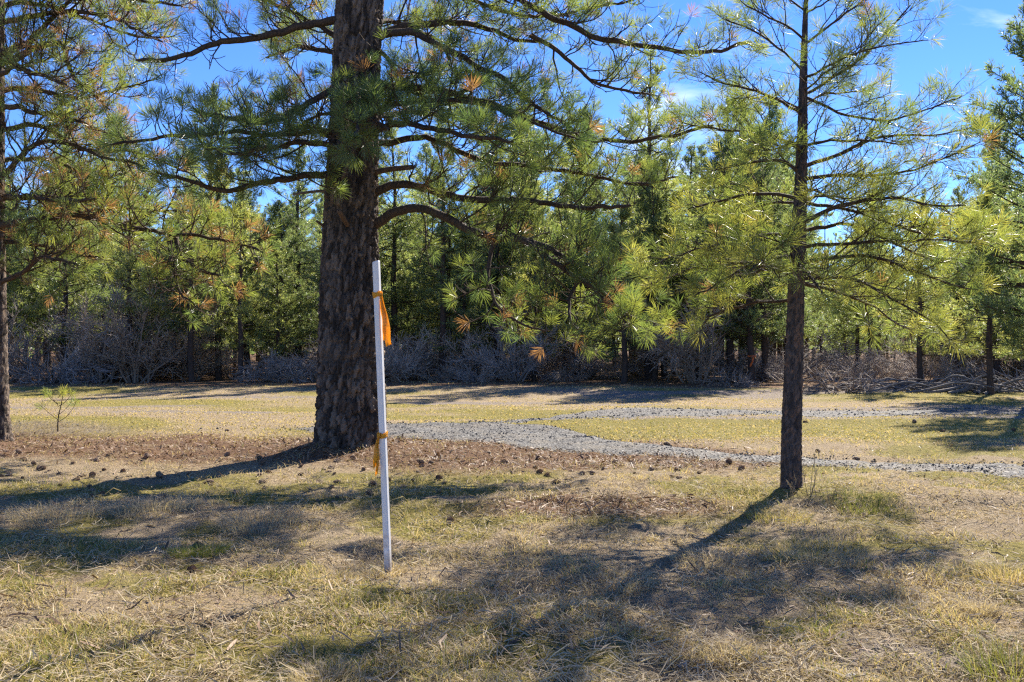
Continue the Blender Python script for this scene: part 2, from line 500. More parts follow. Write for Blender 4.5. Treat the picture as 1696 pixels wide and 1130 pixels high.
# ------------------------------------------------------------------ ground sheet
def graded(lo_fine, hi_fine, step, lo, hi, grow):
    a = list(np.arange(lo_fine, hi_fine + 1e-6, step))
    s = step; x = hi_fine
    while x < hi:
        s = min(s * grow, 400); x += s; a.append(x)
    s = step; x = lo_fine; b = []
    while x > lo:
        s = min(s * grow, 400); x -= s; b.append(x)
    return np.array(b[::-1] + a)
gx = graded(-5.5, 5.5, 0.09, -4000, 4000, 1.09)
gy = graded(3.6, 11, 0.075, -2000, 5000, 1.05)
X, Y = np.meshgrid(gx, gy)
Z = gh(X, Y)
nx, ny = len(gx), len(gy)
i, j = np.meshgrid(np.arange(nx - 1), np.arange(ny - 1))
Q = np.stack([j * nx + i, j * nx + i + 1, (j + 1) * nx + i + 1, (j + 1) * nx + i], -1).reshape(-1, 4)
g = Geo(); g.add(np.stack([X, Y, Z], -1), Q)
ground = g.build("ground", [M_ground])
lit, grn, dirt = zones(X.ravel(), Y.ravel())
za = ground.data.attributes.new("zone", 'FLOAT_COLOR', 'POINT')
za.data.foreach_set("color", np.stack([lit, grn, dirt, np.ones_like(lit)], -1).astype(np.float32).ravel())
tag(ground, "dry spring meadow of straw, moss and pine litter", "ground", kind="structure")

# gravel drive: a sheet that dives under the meadow at its ragged edges
dx = np.arange(-14, 24, 0.14); dy = np.arange(10.2, 26.5, 0.10)
X, Y = np.meshgrid(dx, dy)
mk = drive_mask(X, Y)
Zd = gh(X, Y) + np.clip(mk * 0.12, -0.03, 0.014) + (fbm(X * 3, Y * 3, 60, 2) - 0.5) * 0.012
nx, ny = len(dx), len(dy)
i, j = np.meshgrid(np.arange(nx - 1), np.arange(ny - 1))
Q = np.stack([j * nx + i, j * nx + i + 1, (j + 1) * nx + i + 1, (j + 1) * nx + i], -1).reshape(-1, 4)
keep = mk.ravel()[Q].max(1) > -0.15
Q = Q[keep]; used = np.unique(Q); rm = np.full(nx * ny, -1); rm[used] = np.arange(len(used))
g = Geo(); g.add(np.stack([X, Y, Zd], -1).reshape(-1, 3)[used], rm[Q])
tag(g.build("gravel_drive", [M_gravel]), "grey gravel drive forking across the meadow", "drive", kind="structure")

R = np.random.RandomState(11)
def scatter(n, x0, x1, y0, y1, inv=True):
    """points in the wedge the view covers, with a margin for a step to the side"""
    if inv:   # density falls with distance
        u = R.rand(n); y = 1 / (1 / y0 + u * (1 / y1 - 1 / y0))
    else:
        y = np.sqrt(y0 ** 2 + R.rand(n) * (y1 ** 2 - y0 ** 2))
    t = x0 + R.rand(n) * (x1 - x0)
    return t * (y * 0.53 + 1.2), y

# stones of the drive
x, y = scatter(60000, -1, 1, 11, 26)
mk = drive_mask(x, y)
k = mk > R.normal(0.02, 0.30, len(x)); x, y = x[k], y[k]
n = len(x)
oct_v = np.array([[1, 0, 0], [0, 1, 0], [-1, 0, 0], [0, -1, 0], [0, 0, 0.7], [0, 0, -0.7]], float)
oct_t = np.array([[0, 1, 4], [1, 2, 4], [2, 3, 4], [3, 0, 4], [1, 0, 5], [2, 1, 5], [3, 2, 5], [0, 3, 5]])
sz = (0.007 + 0.016 * R.rand(n) ** 2) * (y / 14)
V = oct_v[None] * sz[:, None, None] * R.uniform(0.6, 1.3, (n, 6, 1))
a = R.rand(n) * 6.28
V = np.stack([V[..., 0] * np.cos(a)[:, None] - V[..., 1] * np.sin(a)[:, None],
              V[..., 0] * np.sin(a)[:, None] + V[..., 1] * np.cos(a)[:, None], V[..., 2]], -1)
V += np.stack([x, y, gh(x, y) + 0.012], -1)[:, None]
g = Geo()
g.add(V, None, (oct_t[None] + (np.arange(n) * 6)[:, None, None]).reshape(-1, 3), np.repeat(R.rand(n), 6))
tag(g.build("gravel_stones", [M_stone], smooth=False), "loose crushed grey stones on the drive", "gravel", kind="stuff")

# ------------------------------------------------------------------ grass, straw, litter
def blades(g, x, y, h, w, lean, tint, z=None, bend=0.5, az=None):
    n = len(x)
    a = R.rand(n) * 6.283 if az is None else az
    ld = np.stack([np.cos(a), np.sin(a), np.zeros(n)], -1)
    b = R.rand(n) * 6.283
    wd = np.stack([np.cos(b), np.sin(b), np.zeros(n)], -1) * (w / 2)[:, None]
    base = np.stack([x, y, (gh(x, y) if z is None else z) - 0.004], -1)
    up = np.array([0, 0, 1.0])
    d1 = norm(up + ld * lean[:, None]); d2 = norm(up * (1 - bend) + ld * (lean[:, None] + bend))
    mid = base + d1 * (h * 0.5)[:, None]
    tip = mid + d2 * (h * 0.5)[:, None]
    V = np.stack([base - wd, base + wd, mid + wd * 0.8, mid - wd * 0.8, tip], 1)
    o = np.arange(n) * 5
    g.add(V, np.stack([o, o + 1, o + 2, o + 3], -1), np.stack([o + 3, o + 2, o + 4], -1), np.repeat(tint, 5))

def flat_straw(g, x, y, L, w, tint, lift=0.02, tilt=0.18, spread=0.75):
    n = len(x)
    a = fbm(x * 1.1, y * 1.1, 90, 2) * 14 + R.normal(0, spread, n)
    sl = R.normal(0, tilt, n)
    d = np.stack([np.cos(a), np.sin(a), sl], -1)
    s = np.stack([-np.sin(a), np.cos(a), R.normal(0, 0.5, n)], -1) * (w / 2)[:, None]
    c = np.stack([x, y, gh(x, y) + lift * R.rand(n) + np.abs(sl) * L * 0.4], -1)
    k = R.normal(0, 0.10, n)[:, None] * L[:, None] * np.stack([-np.sin(a), np.cos(a), np.abs(R.normal(0, .8, n))], -1)
    p0 = c - d * (L / 2)[:, None]; p1 = c + k; p2 = c + d * (L / 2)[:, None]
    V = np.stack([p0 - s * .7, p0 + s * .7, p1 + s, p1 - s, p2 + s * .6, p2 - s * .6], 1)
    o = np.arange(n) * 6
    g.add(V, np.concatenate([np.stack([o, o + 1, o + 2, o + 3], -1), np.stack([o + 3, o + 2, o + 4, o + 5], -1)]), None, np.repeat(tint, 6))

def off_drive(x, y, m=0.02):
    return drive_mask(x, y) < m + np.abs(R.normal(0, 0.12, len(x)))
# short standing grass, near
x, y = scatter(200000, -1, 1, 3.9, 17.0)
lit, grn, dirt = zones(x, y)
cl = fbm(x * 2.6, y * 2.6, 70, 3)
k = off_drive(x, y) & (R.rand(len(x)) < (0.25 + 1.5 * sstep(0.35, 0.7, cl)) * (1 - 0.75 * lit) * (1 - 0.8 * dirt))
x, y, grn, cl = x[k], y[k], grn[k], cl[k]
n = len(x)
h = (0.022 + 0.062 * R.rand(n) ** 1.6) * (0.5 + 1.3 * sstep(0.4, 0.75, cl))
isg = R.rand(n) < 0.10 + 0.42 * grn
tint = np.where(isg, R.uniform(0.6, 1.0, n), R.uniform(0.0, 0.5, n))
g = Geo()
blades(g, x, y, h, 0.0030 + 0.0022 * R.rand(n) + 0.00022 * y, R.uniform(0.1, 1.4, n), tint)
tag(g.build("short_grass", [M_grass], smooth=False), "short mixed green and dry grass over the near meadow", "grass", kind="stuff")
# far meadow
x, y = scatter(70000, -1, 1, 16.0, 36.0)
lit, grn, dirt = zones(x, y)
k = off_drive(x, y) & (R.rand(len(x)) < (1 - 0.7 * lit) * (1 - 0.85 * dirt))
x, y, grn = x[k], y[k], grn[k]; n = len(x)
g = Geo()
blades(g, x, y, R.uniform(0.02, 0.06, n), 0.010 + 0.0006 * y, R.uniform(0.2, 1.6, n),
       np.where(R.rand(n) < 0.2 + 0.4 * grn, R.uniform(0.5, 0.78, n), R.uniform(0.2, 0.55, n)))
tag(g.build("meadow_grass", [M_grass], smooth=False), "low golden green turf between the drive and the shrubs", "grass", kind="stuff")
# matted straw
x, y = scatter(150000, -1, 1, 3.9, 15.5)
lit, grn, dirt = zones(x, y)
cl = fbm(x * 1.8, y * 1.8, 80, 3)
k = off_drive(x, y, -0.1) & (R.rand(len(x)) < 0.15 + 1.4 * sstep(0.40, 0.68, cl))
x, y = x[k], y[k]; n = len(x)
g = Geo()
flat_straw(g, x, y, 0.025 + 0.10 * R.rand(n) ** 2, 0.0018 + 0.0026 * R.rand(n) ** 2 + 0.00022 * y, np.clip(R.rand(n) * 0.95, 0, 1), 0.035, 0.30)
x, y = scatter(16000, -1, 1, 3.9, 14)
k = R.rand(len(x)) < sstep(0.38, 0.62, fbm(x * 1.4, y * 1.4, 85, 3)); x, y = x[k], y[k]; n = len(x)
flat_straw(g, x, y, R.uniform(0.06, 0.17, n), R.uniform(0.0028, 0.0052, n) + 0.00012 * y, R.uniform(0.45, 1.0, n), 0.05, 0.22, 0.9)
x, y = scatter(420, -1, 1, 4.0, 12); n = len(x)
flat_straw(g, x, y, R.uniform(0.10, 0.24, n), R.uniform(0.003, 0.006, n), R.uniform(0.3, 0.9, n), 0.05, 0.22)
tag(g.build("matted_straw", [M_straw], smooth=False), "bleached straw stalks matted over the near meadow", "straw", kind="stuff")
# brown needle and bark litter
x, y = scatter(110000, -1, 1, 5.0, 18.5)
lit, grn, dirt = zones(x, y)
k = off_drive(x, y) & (R.rand(len(x)) < 0.05 + 1.0 * sstep(0.25, 0.8, lit))
x, y = x[k], y[k]; n = len(x)
g = Geo()
flat_straw(g, x, y, R.uniform(0.04, 0.14, n), 0.003 + 0.010 * R.rand(n) ** 3 + 0.0001 * y, R.rand(n), 0.035, 0.3)
x, y = scatter(9000, -1, 1, 10.5, 18.0)
lit, grn, dirt = zones(x, y)
k = off_drive(x, y) & (R.rand(len(x)) < sstep(0.35, 0.9, lit)); x, y = x[k], y[k]; n = len(x)
flat_straw(g, x, y, R.uniform(0.02, 0.06, n), R.uniform(0.012, 0.03, n), R.rand(n) * 0.6, 0.03, 0.5)
tag(g.build("needle_litter", [M_litter], smooth=False), "rusty brown pine needle and bark litter under the big pine", "litter", kind="stuff")
# small clods of dark earth and pebbles in the bare patch
x = R.normal(2.0, 0.55, 500); y = R.normal(5.05, 0.25, 500)
n = 500
sz = 0.006 + 0.018 * R.rand(n) ** 3
V = oct_v[None] * sz[:, None, None] * R.uniform(0.6, 1.3, (n, 6, 1)) + np.stack([x, y, gh(x, y)], -1)[:, None]
g = Geo(); g.add(V, None, (oct_t[None] + (np.arange(n) * 6)[:, None, None]).reshape(-1, 3), np.repeat(R.rand(n) ** 0.8, 6))
tag(g.build("pebbles", [M_stone], smooth=False), "scattered pebbles in the bare soil patch", "pebbles", kind="stuff")

# bunchgrass clumps, one thing each
def clump(px, py, hh, rr, nb, tone, label, lean=0.9):
    x0, y0 = gxy(px, py)
    n = nb
    a = R.rand(n) * 6.283; r = rr * np.sqrt(R.rand(n))
    x = x0 + r * np.cos(a); y = y0 + r * np.sin(a)
    g = Geo()
    blades(g, x - x0, y - y0, hh * R.uniform(0.45, 1.1, n), R.uniform(0.0025, 0.0045, n), R.uniform(0.1, lean, n),
           np.clip(R.normal(tone, 0.12, n), 0, 1), z=gh(x, y) - g1(x0, y0), bend=0.55, az=a + R.normal(0, 0.5, n))
    o = g.build("bunchgrass_clump", [M_grass], smooth=False)
    o.location = (x0, y0, g1(x0, y0))
    tag(o, label, "grass clump", "bunchgrass clumps on the near meadow")
for px, py, hh, rr, nb, tone, lab in [
    (1622, 1012, 0.16, 0.10, 260, 0.08, "brown bunchgrass clump sticking up from pale straw near the right edge"),
    (540, 1118, 0.15, 0.16, 380, 0.10, "grey-brown bunchgrass clump in the straw in front of the white post"),
    (1208, 1090, 0.15, 0.14, 320, 0.12, "pale tan bunchgrass clump in the green-gold turf beside the bare soil"),
    (1680, 1110, 0.24, 0.22, 520, 0.85, "tall green bunchgrass clump growing next to the bare soil"),
    (1670, 960, 0.22, 0.20, 420, 0.45, "pale green leaning bunchgrass clump on the low bank"),
    (1180, 930, 0.14, 0.30, 620, 0.05, "wide grey bunchgrass clump in the young pine's shade"),
    (1020, 965, 0.14, 0.28, 520, 0.12, "loose tan bunchgrass clump between white post and young pine"),
    (560, 950, 0.12, 0.22, 420, 0.10, "low dark tan bunchgrass clump at the white post's foot"),
    (250, 845, 0.20, 0.42, 800, 0.03, "long grey bunchgrass clump in the big pine's shade"),
    (430, 865, 0.18, 0.35, 620, 0.06, "upright grey bunchgrass clump between big pine and bare clod"),
    (90, 855, 0.20, 0.40, 700, 0.08, "ragged grey-tan bunchgrass clump nearest the left pine"),
    (646, 944, 0.10, 0.11, 240, 0.30, "short straw tuft pushed up round the white post's foot"),
    (330, 912, 0.11, 0.22, 1100, 0.93, "bright green grass clump around the dark clod of earth"),
    (1290, 860, 0.13, 0.30, 560, 0.62, "yellow-green grass clump at the young pine's foot"),
    (1420, 845, 0.12, 0.32, 560, 0.90, "fresh green grass clump right of the young pine"),
    (1350, 915, 0.15, 0.40, 760, 0.12, "broad tan bunchgrass clump on the slope below the young pine")]:
    clump(px, py, hh, rr, nb, tone, lab)

# ------------------------------------------------------------------ pine building blocks
def curve_batch(p0, d0, L, k, curl, wander, rng):
    N = len(p0)
    P = np.empty((N, k, 3)); P[:, 0] = p0
    d = norm(np.asarray(d0, float)); st = (np.asarray(L) / (k - 1))[:, None]
    for s in range(1, k):
        d = norm(d + np.asarray(curl) * st / np.maximum(np.asarray(L)[:, None], 1e-6) + rng.normal(0, wander, (N, 3)))
        P[:, s] = P[:, s - 1] + d * st
    return P
def spawn(P, spacing, t0, t1, rng, nmin=1):
    """even, jittered points along each polyline of P (N,k,3)"""
    N, k, _ = P.shape
    L = np.linalg.norm(np.diff(P, axis=1), axis=2).sum(1)
    n = np.maximum((L * (t1 - t0) / spacing + rng.rand(N)).astype(int), nmin)
    idx = np.repeat(np.arange(N), n)
    loc = np.concatenate([(np.arange(m) + rng.rand(m)) / m for m in n])
    t = t0 + (t1 - t0) * loc
    f = t * (k - 1); a = np.minimum(f.astype(int), k - 2); u = (f - a)[:, None]
    pos = P[idx, a] * (1 - u) + P[idx, a + 1] * u
    tan = norm(P[idx, a + 1] - P[idx, a])
    return idx, t, pos, tan, L[idx]
def side_dirs(tan, ang, roll, up_bias, rng):
    Zv = np.array([0, 0, 1.0])
    Sv = np.cross(tan, Zv)
    bad = np.linalg.norm(Sv, axis=1) < 0.15
    Sv[bad] = np.cross(tan[bad], np.array([1.0, 0, 0]))
    Sv = norm(Sv); Uv = np.cross(Sv, tan)
    n = len(tan)
    sg = np.where(np.arange(n) % 2 == 0, 1.0, -1.0)
    ph = rng.normal(0, roll, n)
    rdir = Sv * (sg * np.cos(ph))[:, None] + Uv * (np.sin(ph) + up_bias)[:, None]
    return norm(tan * np.cos(ang)[:, None] + norm(rdir) * np.sin(ang)[:, None])
def tufts(g, tip, dirs, n, L, w, back, tint, rng, amin=0.25, amax=1.35, droop=0.12, mi=0):
    N = len(tip)
    if N == 0: return
    d = norm(dirs)
    b1 = norm(np.cross(d, np.array([0.37, 0.61, 0.70]))); b2 = np.cross(d, b1)
    u = rng.rand(N, n); ph = rng.rand(N, n) * 6.283
    ang = amin + (amax - amin) * (0.25 + 0.75 * u) * (0.55 + 0.45 * rng.rand(N, n))
    base = tip[:, None] - d[:, None] * (u * back)[..., None]
    nd = d[:, None] * np.cos(ang)[..., None] + (b1[:, None] * np.cos(ph)[..., None] + b2[:, None] * np.sin(ph)[..., None]) * np.sin(ang)[..., None]
    nd = norm(nd + np.array([0, 0, -droop]) * rng.rand(N, n)[..., None])
    LL = (np.asarray(L).reshape(-1, 1) * rng.uniform(0.7, 1.1, (N, n)))[..., None]
    wv = norm(np.cross(nd, rng.normal(0, 1, (N, n, 3)))) * (w / 2)
    mid = base + nd * LL * 0.55
    end = base + nd * LL + np.array([0, 0, -droop * 0.25]) * LL
    V = np.stack([base, mid + wv, end, mid - wv], 2)
    o = np.arange(N * n) * 4
    tt = np.clip(np.repeat(np.asarray(tint), n) + rng.normal(0, 0.05, N * n), 0, 1)
    tt = np.where(np.repeat(np.asarray(tint), n) > 0.2, np.maximum(tt, 0.23), np.minimum(tt, 0.15))
    g.add(V, np.stack([o, o + 1, o + 2, o + 3], -1), None, np.repeat(tt, 4), mi)

def worley(u, v, per, seed):
    """F1, F2 and cell value of jittered cells, periodic in u"""
    rs = np.random.RandomState(seed)
    H = 512
    jx = rs.rand(per, H); jy = rs.rand(per, H); val = rs.rand(per, H)
    ui = np.floor(u).astype(int); vi = np.floor(v).astype(int)
    f1 = np.full(u.shape, 9.0); f2 = f1.copy(); cv = np.zeros(u.shape)
    for a in (-1, 0, 1):
        for b in (-1, 0, 1):
            cu = ui + a; cw = vi + b
            m, h = cu % per, cw % H
            d = np.hypot(cu + jx[m, h] - u, cw + jy[m, h] - v)
            c1 = d < f1
            f2 = np.where(c1, f1, np.minimum(f2, d)); cv = np.where(c1, val[m, h], cv); f1 = np.where(c1, d, f1)
    return f1, f2, cv

def trunk(name, axis, parent, mats, nth, nz, plate_w, plate_h, relief, flare, seed, zfine=None):
    """axis: list of (x, y, z, r) relative to the tree's base"""
    ax = np.array(axis, float)
    zz = np.linspace(0, 1, nz)
    if zfine is not None:
        top = ax[-1, 2]
        z = np.concatenate([np.linspace(ax[0, 2], zfine, nz), np.linspace(zfine, top, 40)[1:]])
    else:
        z = ax[0, 2] + zz * (ax[-1, 2] - ax[0, 2])
    cx = np.interp(z, ax[:, 2], ax[:, 0]); cy = np.interp(z, ax[:, 2], ax[:, 1]); r = np.interp(z, ax[:, 2], ax[:, 3])
    th = np.arange(nth) * 2 * math.pi / nth
    TH, ZZ = np.meshgrid(th, z)
    RR = np.repeat(r[:, None], nth, 1)
    r_ref = ax[1, 3]
    per = max(8, int(round(2 * math.pi * r_ref / plate_w)))
    u = TH / (2 * math.pi) * per; v = ZZ / plate_h
    wob = fbm(np.cos(TH) * 2 + 5, ZZ * 1.6 + np.sin(TH) * 2, seed, 3) - 0.5
    wob2 = fbm(np.cos(TH) * 9 + 5, ZZ * 7 + np.sin(TH) * 9, seed + 2, 3) - 0.5
    f1, f2, cv = worley((u + 1.6 * wob + 0.9 * wob2) % per, v + 1.2 * wob + 0.7 * wob2, per, seed)
    fiss = sstep(0.02, 0.26, f2 - f1)
    g1_, g2_, _ = worley((u * 2 + 2 * wob) % (per * 2), v * 2.2, per * 2, seed + 3)
    fine = sstep(0.0, 0.5, g2_ - g1_)
    n1 = fbm(u * 2.1, v * 5.0, seed + 7, 3)
    sc = np.clip(RR / r_ref, 0.25, 1.3)
    rad_ = RR + relief * sc * ((fiss - 0.6) * (0.65 + 0.6 * cv) + 0.40 * (fine - 0.5) + 0.5 * (n1 - 0.5))
    lob = 1 + flare * np.exp(-np.maximum(ZZ, 0) / 0.22) * (0.6 * np.sin(TH * 3 + seed) + 0.5 * np.sin(TH * 5 + 2 * seed) + 0.5)
    rad_ = rad_ * lob
    rad_ = rad_ * (1 + 0.03 * np.sin(TH * 2 + ZZ * 0.8))
    V = np.stack([cx[:, None] + rad_ * np.cos(TH), cy[:, None] + rad_ * np.sin(TH), ZZ], -1)
    M = len(z)
    i, j = np.meshgrid(np.arange(nth), np.arange(M - 1))
    i2 = (i + 1) % nth
    Q = np.stack([j * nth + i, j * nth + i2, (j + 1) * nth + i2, (j + 1) * nth + i], -1).reshape(-1, 4)
    g = Geo(); g.add(V, Q, None, cv.ravel())
    return g.build(name, mats, parent, smooth=True)

class LimbStyle:
    side_sp = 0.16; side_len = 0.9; side_min = 0.3; twig_sp = 0.13; twig_len = 0.30; t0 = 0.18
    ang = (0.7, 1.25); roll = 0.7; up = 0.15; curl1 = 0.5; curl2 = 0.9; wander = 0.16
    tuft_n = 36; tuft_L = 0.17; tuft_w = 0.0040; back = 0.12; dead = 0.05; tint = (0.35, 0.75); tuft_p = 0.75
    limb_sides = 7; bare = 0.0; thick = 1.0

def make_limb(pts, r0, r1, origin, parent, st, rng, name="branch", mat=None, wig=0.02):
    """one limb with its side branches and twigs (a part) and its needles (a sub-part)"""
    mat = mat or M_branch
    P0, L0 = resample(pts, max(10, int(np.linalg.norm(np.diff(np.asarray(pts), axis=0), axis=1).sum() / 0.09)))
    k = len(P0)
    w = np.cumsum(rng.normal(0, wig, (k, 3)), axis=0); w -= np.linspace(0, 1, k)[:, None] * w[-1]; P0 = P0 + w * 0.6
    P0 = P0 - origin
    R0 = r0 + (r1 - r0) * np.linspace(0, 1, k) ** 0.8
    R0 = R0 * (1 + 0.10 * rng.normal(0, 1, k).cumsum() / math.sqrt(k))
    R0[-1] *= 0.5
    g = Geo()
    V, Q = tube_batch(P0[None], np.abs(R0)[None], st.limb_sides); g.add(V, Q)
    lv = P0[None]
    i1, t1, p1, tan1, l1 = spawn(lv, st.side_sp, st.t0, 0.99, rng)
    d1 = side_dirs(tan1, rng.uniform(*st.ang, len(p1)), st.roll, st.up, rng)
    Ls = np.maximum(st.side_len * (1.15 - 0.75 * t1) * rng.uniform(0.35, 1.15, len(p1)), st.side_min * rng.uniform(0.6, 1.2, len(p1)))
    Ls = np.minimum(Ls, 0.25 + L0 * 0.6)
    P1 = curve_batch(p1, d1, Ls, 7, (0, 0, st.curl1), st.wander, rng)
    ra = np.interp(t1, np.linspace(0, 1, k), np.abs(R0))
    rb = np.minimum(ra * 0.55, (0.005 + 0.013 * Ls) * st.thick)
    R1 = rb[:, None] * np.linspace(1, 0.42, 7)[None]
    V, Q = tube_batch(P1, R1, 4); g.add(V, Q)
    i2, t2, p2, tan2, l2 = spawn(P1, st.twig_sp, 0.22, 0.98, rng)
    d2 = side_dirs(tan2, rng.uniform(0.6, 1.1, len(p2)), 1.0, 0.25, rng)
    L2 = st.twig_len * rng.uniform(0.35, 1.2, len(p2))
    P2 = curve_batch(p2, d2, L2, 4, (0, 0, st.curl2), st.wander * 1.2, rng)
    R2 = np.minimum(rb[i2] * 0.62, 0.0074 * st.thick)[:, None] * np.linspace(1, 0.6, 4)[None]
    V, Q = tube_batch(P2, R2, 3); g.add(V, Q)
    o = g.build(name, [mat], parent)
    # needles at the twig tips
    tip = np.concatenate([P2[:, -1], P1[:, -1], P0[-1:]]); 
    dr = np.concatenate([P2[:, -1] - P2[:, -2], P1[:, -1] - P1[:, -2], P0[-1:] - P0[-2:-1]])
    keep = rng.rand(len(tip)) < st.tuft_p
    # the inner part of old limbs is bare
    tt = np.concatenate([t1[i2], t1, [1.0]])
    keep &= tt > st.bare * rng.uniform(0.6, 1.3, len(tt))
    tip, dr = tip[keep], dr[keep]
    n = len(tip)
    if n:
        tint = rng.uniform(*st.tint, n); tint[rng.rand(n) < st.dead] = 0.08
        gn = Geo()
        tufts(gn, tip, dr, st.tuft_n, st.tuft_L * rng.uniform(0.8, 1.15, n), st.tuft_w, st.back, tint, rng)
        tag(gn.build("needles", [M_needle], o, smooth=False), kind="stuff")
    return o

def stub(pts, r, origin, parent, mat, r1=None):
    P, L = resample(pts, 8); P = P - origin
    rr = np.full(8, r) * np.linspace(1, 0.8 if r1 is None else r1 / r, 8)
    P = np.vstack([P, P[-1] + (P[-1] - P[-2]) * 0.05]); rr = np.append(rr, rr[-1] * 0.25)
    g = Geo(); V, Q = tube_batch(P[None], rr[None], 8); g.add(V, Q)
    return g.build("broken_stub", [mat], parent)

# ------------------------------------------------------------------ the big pine
rng = np.random.RandomState(101)
D = BIG[1]; MP = D / F
bz = g1(*BIG)
org = np.array([BIG[0], D, bz])
big = empty("pine_tree", org)
tag(big, "big old pine with thick dark furrowed trunk behind the white post", "tree")
axis = [(0, 0, -0.35, 0.62)]
for py, cx, r in [(748, 580, 57), (725, 581, 55), (700, 582, 54), (600, 581, 50), (500, 580, 46.5), (400, 580, 43), (300, 583, 40.5), (200, 587, 39), (100, 591, 38.3), (0, 596, 38)]:
    p = at(cx, py, D) - org
    axis.append((p[0], 0, p[2], r * MP))
axis[1] = (axis[1][0], 0, max(axis[1][2], -0.2), axis[1][3])
axis += [(0.30, 0.1, 9.5, 0.27), (0.35, 0.1, 13, 0.19), (0.4, 0.15, 17, 0.09), (0.4, 0.15, 19.5, 0.02)]
axis = sorted(axis, key=lambda a: a[2])
trunk("trunk", axis, big, [M_bark], 170, 400, 0.078, 0.24, 0.070, 0.03, 5, zfine=6.8)

def L(pts, dd):       # pixel polyline + depth at both ends -> points of the place
    n = len(pts)
    return [at(px, py, D + dd[0] + (dd[1] - dd[0]) * i / (n - 1)) for i, (px, py) in enumerate(pts)]
sb = LimbStyle()
sb.side_sp, sb.side_len, sb.twig_sp, sb.twig_len = 0.095, 0.95, 0.085, 0.34
sb.tuft_n, sb.tuft_L, sb.tuft_w, sb.dead, sb.tint, sb.tuft_p, sb.bare = 44, 0.20, 0.0060, 0.05, (0.28, 0.72), 0.55, 0.18; sb.back = 0.09
sd = LimbStyle()                                       # dense green boughs
sd.side_sp, sd.side_len, sd.twig_sp, sd.twig_len = 0.11, 0.9, 0.11, 0.32
sd.tuft_n, sd.tuft_L, sd.tuft_w, sd.dead, sd.tint, sd.tuft_p, sd.bare = 66, 0.22, 0.0065, 0.02, (0.24, 0.55), 0.60, 0.1; sd.back = 0.07
sp_ = LimbStyle()                                      # sparse, bare twigs
sp_.__dict__.update(sb.__dict__); sp_.tuft_p = 0.40; sp_.dead = 0.10; sp_.side_sp = 0.10
sf = LimbStyle(); sf.__dict__.update(sd.__dict__); sf.tuft_p = 0.5; sf.side_len = 0.55; sf.side_sp = 0.2
